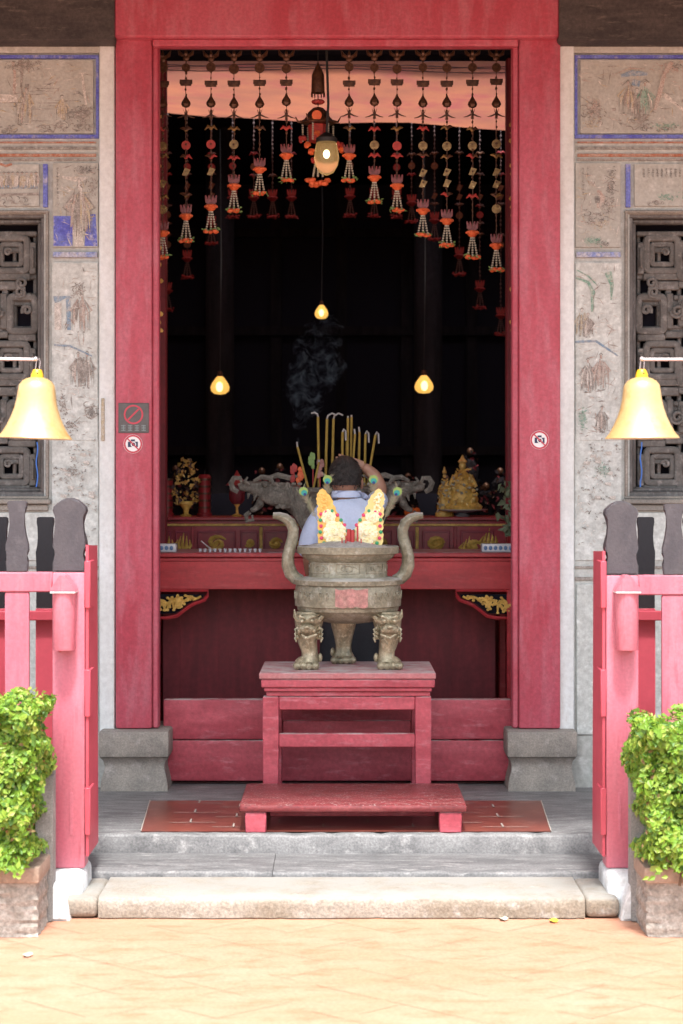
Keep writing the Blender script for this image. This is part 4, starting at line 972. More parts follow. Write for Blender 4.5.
for sg in (-1, 1):
    def Q(px): return px if sg < 0 else 664 - px
    out = [(150, 590.2), (208, 590.2), (207, 596), (204, 600.5), (196, 603), (190, 606), (184, 610.5), (177, 616), (168, 618), (150, 618)]
    inn = [(155, 594.5), (203.5, 594.5), (202.5, 597.5), (195, 600), (187, 604.5), (181, 609.5), (175, 613.5), (155, 614.5)]
    m = MB(); o = [(PX(Q(a), YT), PZ(b, YT)) for a, b in out]; i_ = [(PX(Q(a), YT), PZ(b, YT)) for a, b in inn]
    if sg > 0: o.reverse(); i_.reverse()
    m.prism(i_, YT + .025, YT + .03, 1)
    pts = [(PX(Q(a), YT), YT + .012, PZ(b, YT)) for a, b in out[:8] + out[8:]] + [(PX(Q(150), YT), YT + .012, PZ(590.2, YT))]
    m.tube(pts, .011, 6, 0, True, .8)
    br = m.build('bracket', [TABLE, DARK], t)
    m = MB(); rnd = random.Random(5 + sg)
    path = [(156, 603), (160, 600), (166, 604), (172, 600), (178, 598), (184, 601), (190, 597), (196, 599), (201, 596.5)]
    m.tube([(PX(Q(a), YT), YT + .01, PZ(b, YT)) for a, b in path], .0075, 6)
    for k in range(80):
        a, b = path[rnd.randrange(len(path))]; dx, dy = rnd.uniform(-6, 6), rnd.uniform(-3, 11)
        tx, ty = a + dx, b + dy
        if ty > 613 or ty < 595 or ty > 613 - (tx - 172) * .6: continue
        m.tube([(PX(Q(a), YT), YT + .01, PZ(b, YT)), (PX(Q(a + dx * .6), YT), YT + .006, PZ(b + dy * .4, YT)), (PX(Q(tx), YT), YT + .01, PZ(ty, YT))], [.0065, .008, .004], 5)
        m.ball((PX(Q(tx), YT), YT + .005, PZ(ty, YT)), .009, 0, (1.2, .5, .9), 6, 4)
    m.build('gold_carving', GOLDP, br)

# offerings on the table
def onT(py=None): return ztab
for i, (a, b, lab) in enumerate(((158, 176, 'blue and white ceramic offering dish at the left end of the red table'), (482, 517, 'pale blue and white offering tray at the right end of the red table'))):
    t = thing('offering_tray', lab, 'tray', (PX((a + b) / 2, 1.0), 1.0, ztab), 'ceramic offering trays')
    Y = 1.0; h = 8.5 / s
    m = MB(); m.box(PX(a, Y), PX(b, Y), Y, Y + .12, ztab + .001, ztab + h, .006, seg=2); m.build('dish', CERAM, t)
    m = MB()
    for k in range(int((b - a) / 5)): m.ball((PX(a + 3.5 + k * 5, Y), Y - .001, ztab + h * .5), .011, 0, (1, .2, 1.2), 8, 5)
    m.build('blue_flower_pattern', CERB, t)
for k in range(13):
    px = 200 + k * 5.0; Y = 1.02
    m = MB(); m.lathe([(.006, 0), (.007, .002), (.011, .02), (.0105, .02), (.006, .004)], (PX(px, Y), Y, ztab), 12)
    o = m.build('tea_cup', CERAM); tag(o, 'tiny white tea cup in the row near the left of the red table', 'cup', 'row of tiny tea cups')
m = MB(); Y = 1.03
m.tube([P(201, 541, Y), P(207, 546, Y), P(214, 551, Y)], .004, 6); o = m.build('joss_stick_end', STEEL); tag(o, 'thin grey stick leaning at the left end of the tea cups', 'stick')

# ================================================================ REAR ALTAR CABINET
YA = 2.15; sA = F / (YA + D0); zA = PZ(517, YA)
t = thing('altar_cabinet', 'dark maroon altar cabinet with gold carved panels behind the offering table', 'altar', (0, YA + .3, 0))
m = MB(); m.box(PX(120, YA), PX(545, YA), YA - .03, YA + .75, PZ(520.5, YA), zA, .005); m.build('top', MAROOND, t)
m = MB(); m.box(PX(125, YA), PX(540, YA), YA, YA + .7, 0, PZ(520.8, YA)); m.build('carcass', MAROOND, t)
m = MB(); m.box(PX(125, YA), PX(540, YA), YA - .012, YA - .001, PZ(526, YA), PZ(523.8, YA), .002); m.build('gilt_moulding', GOLDP, t)
rnd = random.Random(21)
mat_frame = mat('maroon_frame_glossy', (.36, .07, .1), .25, fine=0)
def swirl(m, cx, cy, r, n=3):
    for q in range(n):
        a0 = rnd.uniform(0, 6.28); pts = []
        for k in range(9):
            a = a0 + k * .6; rad = r * (.15 + .8 * k / 9); pts.append((PX(cx + rad * math.cos(a), YA), YA - .012 - q * .003, PZ(cy + .75 * rad * math.sin(a), YA)))
        m.tube(pts, [.006, .010, .013, .016, .018, .018, .015, .010, .005], 6)
    m.ball((PX(cx, YA), YA - .014, PZ(cy, YA)), .018, 0, (1, .5, 1), 8, 5, .2)
def flame(m, cx, base, h):
    for k in range(5):
        dx = (k - 2) * 3.2; m.tube([(PX(cx + dx * .3, YA), YA - .014, PZ(base, YA)), (PX(cx + dx * 1.3, YA), YA - .018, PZ(base - h * .45, YA)), (PX(cx + dx * .9 + 1.5, YA), YA - .012, PZ(base - h * (1 - abs(k - 2) * .16), YA))], [.014, .012, .002], 6)
for (a, b, kind) in ((158, 172, 'f'), (175, 190, 'f'), (197, 236, 's'), (240, 258, 's'), (264, 288, 's'), (292, 316, 's'), (370, 392, 's'), (396, 414, 's'), (422, 450, 's2'), (460, 494, 'f2')):
    m = MB(); m.box(PX(a, YA), PX(b, YA), YA - .008, YA - .0005, PZ(558, YA), PZ(530, YA), .003); pn = m.build('panel', MAROOND, t)
    m = MB(); xa_, xb_, za_, zb_ = PX(a, YA), PX(b, YA), PZ(558, YA), PZ(530, YA)
    m.box(xa_ + .01, xb_ - .01, YA - .02, YA - .009, zb_ - .018, zb_ - .006, .003); m.box(xa_ + .004, xa_ + .014, YA - .019, YA - .009, za_, zb_ - .006, .003); m.box(xb_ - .014, xb_ - .004, YA - .019, YA - .009, za_, zb_ - .006, .003); m.build('panel_frame', mat_frame, pn)
    m = MB()
    if kind == 'f': flame(m, (a + b) / 2, 556, 24)
    elif kind == 's': swirl(m, (a + b) / 2, 543, (b - a) * .32, 2)
    elif kind == 's2': swirl(m, 436, 543, 10, 4)
    else: flame(m, 468, 556, 20); flame(m, 488, 552, 24); swirl(m, 474, 546, 9, 3)
    m.build('gilt_carving', GOLDP, pn)
for a in (193, 261, 417, 455):
    m = MB(); m.box(PX(a, YA) - .01, PX(a, YA) + .01, YA - .02, YA - .001, PZ(560, YA), PZ(527, YA), .004); m.build('divider', GOLDP if a in (261, 417) else MAROOND, t)

# things on the cabinet
YC = 2.35
def cX(px): return PX(px, YC)
def H(px_h): return px_h * (YC + D0) / F
def candle(px, r, h, lab):
    t = thing('red_candle', lab, 'candle', (cX(px), YC, zA), 'thick red candles')
    m = MB(); m.lathe([(H(r) * 1.1, 0), (H(r) * 1.15, H(3)), (H(r) * .95, H(4)), (H(r) * .92, H(h - 6)), (H(r) * 1.05, H(h - 3)), (H(r) * .8, H(h))], (cX(px), YC, zA), 18); m.build('wax', CANDLE, t)
    m = MB()
    for k in range(5): m.lathe([(H(r) * 1.03, H(8 + k * 7)), (H(r) * 1.06, H(9 + k * 7)), (H(r) * 1.03, H(10 + k * 7))], (cX(px), YC, zA), 18)
    m.build('gilt_band', CHG, t)
    m = MB(); m.tube([(cX(px), YC, zA + H(h)), (cX(px) + .003, YC, zA + H(h + 4))], .003, 5); m.build('wick', WIRE, t)
candle(167, 6, 38, 'dull red candle at the far left of the altar cabinet'); candle(204.5, 6.5, 42, 'deep red candle just right of the gold flower spray')
def spray(px, base_h, lab):
    t = thing('gilt_flower_spray', lab, 'altar ornament', (cX(px), YC - .03, zA)); Y = YC - .03; rnd = random.Random(8)
    m = MB(); m.lathe([(.035, 0), (.04, .008), (.015, .02), (.02, .05), (.045, .08), (.04, .1)], (cX(px), Y, zA), 16); m.build('vase', GOLDP, t)
    m = MB()
    for k in range(150):
        u = rnd.random(); w = .082 * math.sin(math.pi * min(1, u * .8 + .15)) + .015; z = zA + .07 + u * .31
        leaf(m, Vector((cX(px) + rnd.uniform(-w, w), Y + rnd.uniform(-.03, .03), z)), Vector((rnd.gauss(0, 1), -1, rnd.gauss(0, 1))), rnd.uniform(.02, .045), rnd.choice((0, 0, 1)), rnd)
    m.build('petals', [GOLD, DIM], t)
spray(186.5, 0, 'gilded flower spray in a gold vase between the red candles')
def redlamp(px, lab):
    t = thing('altar_lamp', lab, 'lamp', (cX(px), YC, zA)); c = (cX(px), YC, zA)
    m = MB(); m.lathe([(.03, 0), (.034, .008), (.01, .02), (.008, .06), (.022, .08)], c, 16); m.build('foot', GOLDP, t)
    m = MB(); m.lathe([(.03, .082), (.05, .11), (.052, .17), (.045, .2)], c, 10); m.build('shade', MAROON, t)
    m = MB(); m.lathe([(.075, .202), (.03, .25), (.008, .29), (.001, .3)], c, 8, smooth=False); m.build('roof', CANDLE, t)
redlamp(237, 'small red altar lamp with pointed roof left of the dragon burner')
def statue(px, h, w, plate, lab, mats=(0, 1)):
    t = thing('gilt_statue', lab, 'statue', (cX(px), YC - .05, zA)); Y = YC - .05; X = cX(px); rnd = random.Random(int(px)); z = zA
    if plate:
        m = MB(); m.lathe([(.04, 0), (.05, .008), (.02, .02), (.09, .034), (.16, .042), (.165, .048), (.08, .045), (.0001, .044)], (X, Y, z), 28); m.build('plate', CERAM, t); z += .046
    m = MB(); W_ = H(w)
    m.lathe([(W_ * 1.0, 0), (W_ * 1.05, H(h) * .06), (W_ * .8, H(h) * .12), (W_ * .85, H(h) * .2), (W_ * .6, H(h) * .34), (W_ * .48, H(h) * .5), (W_ * .42, H(h) * .62), (W_ * .2, H(h) * .7), (W_ * .14, H(h) * .74)], (X, Y, z), 18, sy=.6)
    for e in (-1, 1): m.tube([(X + e * W_ * .4, Y, z + H(h) * .62), (X + e * W_ * .65, Y - .01, z + H(h) * .45), (X + e * W_ * .15, Y - .03, z + H(h) * .42)], [W_ * .16, W_ * .15, W_ * .1], 7)
    for k in range(26): a = rnd.uniform(3.3, 6.1); u = rnd.uniform(.05, .6); rad = W_ * (1.0 - u * .8); m.ball((X + rad * math.cos(a), Y + .6 * rad * math.sin(a), z + H(h) * u), W_ * .1, 1, (1, .6, 1), 6, 4)
    
    for k in range(70):
        u = rnd.uniform(.04, .75); w_ = W_ * (1.05 - u * .9); leaf(m, Vector((X + rnd.uniform(-w_, w_), Y - W_ * .62 * (1 - u * .5), z + H(h) * u)), Vector((rnd.gauss(0, .8), -1, rnd.gauss(0, .8))), rnd.uniform(.015, .035), rnd.choice((0, 1, 2)), rnd)
    m.build('robe', [GOLDP, GOLD, BEAD], t)
    m = MB(); m.ball((X, Y, z + H(h) * .81), W_ * .2, 0, (1, 1, 1.2)); m.build('head', GOLD, t)
    m = MB(); m.lathe([(W_ * .21, 0), (W_ * .26, H(h) * .03), (W_ * .12, H(h) * .08), (W_ * .02, H(h) * .15)], (X, Y, z + H(h) * .86), 10); m.build('crown', GOLD, t)
statue(462, 54, 19, True, 'ornate gilded statue standing on a white plate, right side of the altar')
statue(444, 50, 9, False, 'dim slender gilded figure half behind the big gilded statue')
def vase(px, lab):
    t = thing('leafy_vase', lab, 'plant', (cX(px), YC - .2, zA - .45)); rnd = random.Random(4); Y = 1.3; X = PX(px, Y); t.location = (X, Y, ztab)
    m = MB(); m.lathe([(.03, 0), (.04, .04), (.028, .1), (.03, .11)], (X, Y, ztab), 16); m.build('vase', CANDLE, t)
    m = MB()
    for k in range(130):
        u = rnd.random(); leaf(m, Vector((X + rnd.gauss(0, .03), Y + rnd.gauss(0, .03), ztab + .1 + u * .3)), Vector((rnd.gauss(0, 1), -1, rnd.gauss(0, .5))), rnd.uniform(.03, .06), 0, rnd)
    m.build('leaves', PLA, t)
vase(513, 'leafy grey-green sprig in a red vase, half hidden behind the right jamb')
t = thing('lotus_candle', 'small glowing orange lotus holder right of the dragon burner', 'candle holder', (cX(412), YC, zA))
m = MB()
for k in range(9): a = k * .7; m.ball((cX(412) + .035 * math.cos(a), YC - .03 + .035 * math.sin(a), zA + .03), .024, 0, (.8, .8, 1.2), 8, 6)
m.build('petals', LOTUS, t)
# dim red and gilt clutter on shelves deeper in the hall
rnd = random.Random(33)
t = thing('back_altar', 'dim back altar lost in the dark with two stepped shelves', 'altar', (0, 5.4, 0))
m = MB(); m.box(-1.6, 1.6, 5.2, 5.9, 0, 1.3); m.box(-1.6, 1.6, 5.6, 5.9, 1.3, 1.55); m.build('shelf', DARK, t)
for k, px in enumerate((176, 196, 262, 280, 392, 408, 446, 470, 486, 500)):
    Y = 5.45; X = PX(px, Y); h = rnd.uniform(.3, .75); 
    t = thing('dim_idol', f'dim red and gilt idol on the back altar, number {k}', 'statue', (X, Y, 1.3), 'dim idols on the back altar'); t['label'] = 'dim red and gilt idol barely visible on the dark back altar'
    m = MB(); m.lathe([(.09, 0), (.1, .04), (.075, h * .2), (.085, h * .34), (.06, h * .5), (.07, h * .62), (.025, h * .72)], (X, Y, 1.3), 12, sy=.7)
    for q in range(60): u = rnd.random(); leaf(m, Vector((X + rnd.uniform(-.1, .1) * (1.1 - u * .6), Y - .07, 1.3 + u * h * .8)), Vector((rnd.gauss(0, .8), -1, rnd.gauss(0, .8))), rnd.uniform(.02, .05), rnd.choice((0, 0, 1, 2)), rnd)
    m.build('robe', [DARKW, CHG, MAROON], t)  # near-black robes put the gloom of the back altar into their colour
    m = MB(); m.ball((X, Y - .01, 1.3 + h * .8), .028, 0, (1, 1, 1.2)); m.build('head', CHG, t)

# ================================================================ DRAGON BURNER (on offering table)
YB = 1.25; sB = F / (YB + D0); BX = PX(345, YB)
def skin(verts, edges, name, material, parent, sub=1, root=0):
    me = bpy.data.meshes.new(name); off = Vector((0, 0, 0)); q = parent
    while q: off += q.location; q = q.parent
    me.from_pydata([Vector(v[:3]) - off for v in verts], edges, []); o = bpy.data.objects.new(name, me); COL.objects.link(o)
    sm = o.modifiers.new('skin', 'SKIN'); ss = o.modifiers.new('sub', 'SUBSURF'); ss.levels = sub; ss.render_levels = sub
    lay = me.skin_vertices[0].data
    for i, v in enumerate(verts):
        r = v[3]; lay[i].radius = (r, r) if not isinstance(r, tuple) else r; lay[i].use_root = (i == root)
    bpy.context.view_layer.update()
    dg = bpy.context.evaluated_depsgraph_get(); nm = bpy.data.meshes.new_from_object(o.evaluated_get(dg))
    o.modifiers.clear(); o.data = nm; nm.materials.clear()
    for mm in (material if isinstance(material, (list, tuple)) else [material]): nm.materials.append(mm)
    for p in nm.polygons: p.use_smooth = True
    o.parent = parent
    return o
t = thing('dragon_burner', 'big carved grey incense burner with dragon-head handles reaching out both sides', 'incense burner', (BX, YB, ztab))
m = MB(); z = ztab
m.lathe([(.13, 0), (.15, .015), (.12, .04), (.16, .09), (.235, .16), (.262, .23), (.255, .28), (.235, .31), (.25, .335), (.27, .35), (.27, .37), (.245, .375), (.23, .35)], (BX, YB, z), 36, sy=.8); 
m.build('bowl', STONEG, t)
m = MB(); m.lathe([(.235, .35), (.1, .375), (.0001, .38)], (BX, YB, z), 30, sy=.8); m.build('ash_heap', ASH, t)
for sg in (-1, 1):
    def B(px, py, dy=0):
        p = px if sg < 0 else 2 * 331.5 - px
        return (PX(p, YB), YB - dy, PZ(py, YB))
    k = 1 / sB
    ch = [(*B(322, 545), 7 * k), (*B(314, 527), 14 * k), (*B(308, 510), 17 * k), (*B(298, 500), 16 * k), (*B(287, 495), 14 * k), (*B(276, 493), 12.5 * k), (*B(265, 491), 11 * k), (*B(254, 488), 8 * k), (*B(245, 486), 5.5 * k), (*B(238, 488), 4 * k)]
    ed = [(i, i + 1) for i in range(len(ch) - 1)]
    ch += [(*B(262, 500), 6 * k), (*B(257, 508), 3.5 * k), (*B(250, 511), 2.5 * k)]; ed += [(5, 10), (10, 11), (11, 12)]
    h = skin(ch, ed, 'dragon_head', STONEG, t, 2)
    m = MB()
    def tb(pts, rad, dy=.05, n=6): m.tube([B(a, b, dy + (c if len(q) > 2 else 0)) for q in pts for a, b, c in [(q[0], q[1], q[2] if len(q) > 2 else 0)]], [r_ * k for r_ in rad], n)
    # snout curls, fangs, eye, brow, whiskers
    tb([(238, 492), (233, 489), (231, 483), (234, 478), (240, 478), (242, 483), (238, 485)], [2.5, 3.2, 3.2, 3, 2.6, 2, 1.5], 0)
    tb([(250, 512), (246, 515), (247, 521), (253, 520), (252, 515)], [2.5, 2.8, 2.6, 2, 1.2], 0)
    tb([(256, 494), (254, 501)], [2.4, .6], .03); tb([(249, 493), (248, 499)], [2, .5], .03); tb([(260, 506), (258, 501)], [1.8, .5], .03)
    tb([(254, 481), (262, 477), (270, 478), (274, 484), (268, 488)], [1.5, 2.8, 3, 2.6, 1.4], .045)
    m.ball(B(265, 484, .055), 3.4 * k)
    tb([(268, 478), (278, 475), (290, 478), (302, 475)], [2, 3.2, 3, .8], .03)
    tb([(250, 485), (245, 481), (248, 477)], [2, 2.2, 1], .04)
    for q in range(5): tb([(272 + q * 1.5, 484 + q * 5), (280 + q, 487 + q * 5), (288, 484 + q * 6)], [2, 2.8, .6], .055)
    for q in range(8):   # rows of mane ribs and scales sweeping down
        tb([(286 + q * 3.6, 484 + q * 1.5), (290 + q * 3.4, 498 + q * 2), (297 + q * 3.0, 516 + q * 3), (305 + q * 2, 534 + q)], [1.2, 2.4, 2.2, .8], .075)
    for q in range(5):
        for j in range(6): m.ball(B(276 + q * 6 + (j % 2) * 2, 484 + j * 4.6, .068), 2.3 * k, 0, (1.2, .6, .8), 6, 4)
    m.build('carving', STONEG, h)
# colourful figures and tall incense sticks in the burner
def flagstick(px, py, col, lab):
    Y = YB - .05; base = PZ(492, Y)
    t = thing('paper_offering', lab, 'offering', (PX(px, Y), Y, z + .36), 'paper offerings in the dragon burner')
    m = MB(); m.tube([(PX(px, Y), Y, z + .365), P(px, py, Y)], .003, 5); m.build('stick', STICKR, t)
    m = MB()
    for k in range(9): m.ball((PX(px + random.uniform(-3, 3), Y), Y - .005, PZ(py + random.uniform(-2, 14), Y)), .013, 0, (1, .5, 1.4), 6, 4, .2)
    m.build('paper', col, t)
flagstick(294, 466, PAPR, 'red paper offering at the far left of the dragon burner'); flagstick(300, 470, FLOR, 'orange paper offering second from the left in the dragon burner'); flagstick(313, 455, FLGR, 'green paper offering among the incense sticks'); flagstick(320, 464, PPAP, 'pink paper offering among the incense sticks')
sticks = [((308, 487), (297.5, 447), 1.3, 1), ((319, 486), (318, 417), 1.45, 2), ((325.5, 480), (327, 419), 1.5, 3), ((332, 480), (333.5, 419), 1.5, 3), ((342.3, 480), (342.5, 432), 1.4, 2), ((347, 480), (348, 418), 1.4, 0), ((350.5, 480), (351.5, 417), 1.4, 0), ((346, 480), (346.6, 437), 1, 0), ((352, 480), (355, 434), 1.3, 1), ((358.5, 480), (359.5, 432), 1.4, 1), ((364.5, 480), (365.5, 434), 1.4, 2), ((369.5, 470), (375.5, 435), 1.4, 2), ((313, 490), (319, 462), 1.2, 0)]
def inc():
    for i, (b, a, w, curl) in enumerate(sticks):
        Y = YB - .06 + (i % 4) * .03
        lb = 'thick yellow incense stick standing in the dragon burner'
        if i == 0: lb = 'leftmost yellow incense stick, leaning left with a smoking tip'
        if i == 11: lb = 'rightmost yellow incense stick, leaning right, with hanging ash'
        if i == 1: lb = 'tall yellow incense stick with ash hooked to the left, second from the left'
        t = thing('incense_stick', lb, 'incense', P(b[0], b[1] + 4, Y), 'yellow incense sticks in the dragon burner')
        bb = P(b[0], b[1], Y); aa = P(a[0], a[1], Y); d = (aa - bb).normalized(); low = bb + d * ((z + .36 - bb.z) / d.z)
        m = MB(); m.tube([low, aa], w * .9 / sB, 8); m.build('stick', STICK, t)
        m = MB(); w2 = .9 / sB; p = aa
        if curl == 1: pts = [p, p + Vector((-.004, 0, .03))]
        elif curl == 2: sgn = -1 if i == 1 else 1; pts = [p, p + Vector((sgn * .004, 0, .018)), p + Vector((sgn * .02, 0, .026)), p + Vector((sgn * .04, 0, .022))] if i == 1 else [p, p + Vector((.008, 0, .018)), p + Vector((.018, 0, .005)), p + Vector((.02, 0, -.05))]
        elif curl == 3: pts = [p, p + Vector((.006, 0, .02)), p + Vector((.03, 0, .034)), p + Vector((.056, 0, .022))]
        else: pts = [p, p + Vector((0, 0, .012))]
        m.tube(pts, w2 * 1.1, 6); m.build('ash_tip', ASHC, t)
inc()

# ================================================================ WORSHIPPER
YM = .58; sM = F / (YM + D0); k = 1 / sM
t = thing('person', 'person in a light blue shirt seen from behind, right arm raised over the head', 'person', (PX(348, YM), YM, 0))
def Mn(px, py, dy=0): return (PX(px, YM), YM + dy, PZ(py, YM))
zg = 0.0
bv = [ # 0 pelvis
 (*Mn(352, 612), .10), (*Mn(350, 570), .095), (*Mn(348, 535), .10), (*Mn(348, 513, .02), .085), (*Mn(348, 500, .03), .055), (*Mn(346, 491, .045), .055),
 (*Mn(345, 482, .055), (.075, .088)), (*Mn(345, 471, .06), (.07, .085)),
 # right arm 8..
 (*Mn(366, 511), .05), (*Mn(376, 502, .06), .046), (*Mn(381, 489, .12), .044), (*Mn(375, 475, .13), .038), (*Mn(362, 465, .11), .028),
 # left arm 13..
 (*Mn(326, 513), .05), (*Mn(314, 532, .01), .042), (*Mn(308, 556, .05), .037), (*Mn(310, 574, .16), .034), (*Mn(314, 580, .24), .027),
 # legs 18..
 (*Mn(366, 640), .09), (*Mn(367, 705), .065), (PX(367, YM), YM, .09, .045), (PX(367, YM), YM - .0, .04, .04), (PX(368, YM), YM + .14, .03, .032),
 (*Mn(336, 640), .09), (*Mn(334, 705), .065), (PX(334, YM), YM, .09, .045), (PX(334, YM), YM, .04, .04), (PX(333, YM), YM + .14, .03, .032)]
be = [(0, 1), (1, 2), (2, 3), (3, 4), (4, 5), (5, 6), (6, 7), (3, 8), (8, 9), (9, 10), (10, 11), (11, 12), (3, 13), (13, 14), (14, 15), (15, 16), (16, 17), (0, 18), (18, 19), (19, 20), (20, 21), (21, 22), (0, 23), (23, 24), (24, 25), (25, 26), (26, 27)]
body = skin(bv, be, 'body', SKIN, t, 2)
m = MB()   # hands with fingers, ears, face
def hand(m, wrist, palm_dir, spread, up, sgn):
    wr = Vector(wrist); pd = Vector(palm_dir).normalized(); sp = Vector(spread).normalized(); n = pd.cross(sp)
    m.tube([wr - pd * .01, wr + pd * .03, wr + pd * .075, wr + pd * .09], [.024, .032, .036, .03], 10, 0, True, .55)
    for i, L in enumerate((.062, .072, .068, .052)):
        b = wr + pd * .082 + sp * (i - 1.5) * .019
        m.tube([b, b + pd * L * .5 + n * .004 * sgn, b + pd * L * .8 + n * .014 * sgn, b + pd * L * .95 + n * .024 * sgn], [.0092, .0088, .008, .006], 8)
    b = wr + pd * .03 - sp * .026
    m.tube([b, b - sp * .024 + pd * .022, b - sp * .03 + pd * .05 + n * .008 * sgn], [.012, .011, .008], 8)
hand(m, Mn(362, 465, .11), (-1, -.05, .2), (0, -.3, 1), 1, 1)
m.build('hand', SKIN, t)
m = MB(); hand(m, Mn(314, 580, .24), (.3, .9, -.1), (1, 0, 0), 1, 1); m.build('hand', SKIN, t)
m = MB()
hx, hy, hz = Mn(345, 478, .06)
m.ball((hx, hy, hz), .088, 0, (.92, 1.08, 1.2), 20, 14); m.tube([(hx, hy + .09, hz - .01), (hx, hy + .118, hz - .03), (hx, hy + .1, hz - .04)], [.01, .015, .01], 8)
for e in (-1, 1):
    m.ball((hx + e * .094, hy + .012, hz - .028), .03, 0, (.35, .7, 1.15), 10, 8)
    m.ball((hx + e * .03, hy + .088, hz + .0), .012, 0)
m.tube([(hx - .025, hy + .09, hz - .058), (hx, hy + .098, hz - .06), (hx + .025, hy + .09, hz - .058)], [.004, .007, .004], 6)
m.build('face', SKIN, t)
m = MB(); m.ball((hx, hy - .008, hz + .012), .099, 0, (.92, 1.05, 1.16), 28, 20, .015)
dl = [v for v in m.bm.verts if (v.co.z < hz - .05) or (v.co.z < hz - .01 and abs(v.co.x - hx) > .055 and v.co.y > hy + .01) or (v.co.y > hy + .06 and v.co.z < hz + .05)]
bmesh.ops.delete(m.bm, geom=dl, context='VERTS'); 
rh = random.Random(9)
for q in range(420):   # short hair tufts
    a = rh.uniform(0, 6.28); u = rh.uniform(-.55, 1); rr_ = math.sqrt(1 - u * u)
    d = Vector((rr_ * math.cos(a), rr_ * math.sin(a), u))
    if d.y > .5 and d.z < .45: continue
    p = Vector((hx, hy - .008, hz + .012)) + Vector((d.x * .09, d.y * .102, d.z * .113)); e = p + (d * .5 + Vector((rh.uniform(-.3, .3), rh.uniform(-.3, .3), -.6))).normalized() * .014
    m.tube([p, e], [.003, .0006], 4)
m.build('hair', HAIR, t)
sv = [(*Mn(350, 606), (.165, .13)), (*Mn(350, 575), (.165, .13)), (*Mn(348, 540), (.185, .13)), (*Mn(349, 514), (.18, .118)), (*Mn(348, 503, .015), (.095, .085)), (*Mn(347, 496, .03), (.078, .075)),
      (*Mn(369, 510), .078), (*Mn(377, 503, .05), .068), (*Mn(381, 494, .10), .060), (*Mn(323, 512), .076), (*Mn(313, 528, .01), .07), (*Mn(308, 548, .03), .064), (*Mn(307, 558, .05), .06)]
skin(sv, [(0, 1), (1, 2), (2, 3), (3, 4), (4, 5), (3, 6), (6, 7), (7, 8), (3, 9), (9, 10), (10, 11), (11, 12)], 'shirt', SHIRT, t, 2)
m = MB(); c = Mn(346.5, 493.5, .035); m.lathe([(.082, -.022), (.086, -.01), (.082, .012), (.076, .016), (.074, .0)], c, 24, sy=.95); m.build('collar', SHIRT, t)
tv = [(*Mn(352, 600), (.165, .125)), (*Mn(352, 622), (.17, .13)), (*Mn(367, 650), .105), (*Mn(368, 705), .085), (PX(367, YM), YM, .12, .07), (PX(367, YM), YM, .06, .068), (*Mn(336, 650), .105), (*Mn(334, 705), .085), (PX(334, YM), YM, .12, .07), (PX(334, YM), YM, .06, .068)]
skin(tv, [(0, 1), (1, 2), (2, 3), (3, 4), (4, 5), (1, 6), (6, 7), (7, 8), (8, 9)], 'trousers', TROUS, t, 2)
for px in (334, 367):
    m = MB(); x = PX(px, YM); m.ball((x, YM + .06, .04), .05, 0, (.95, 2.4, .8), 14, 8)
    for v in m.bm.verts: v.co.z = max(v.co.z, .001)
    m.build('shoe', TROUS, t)

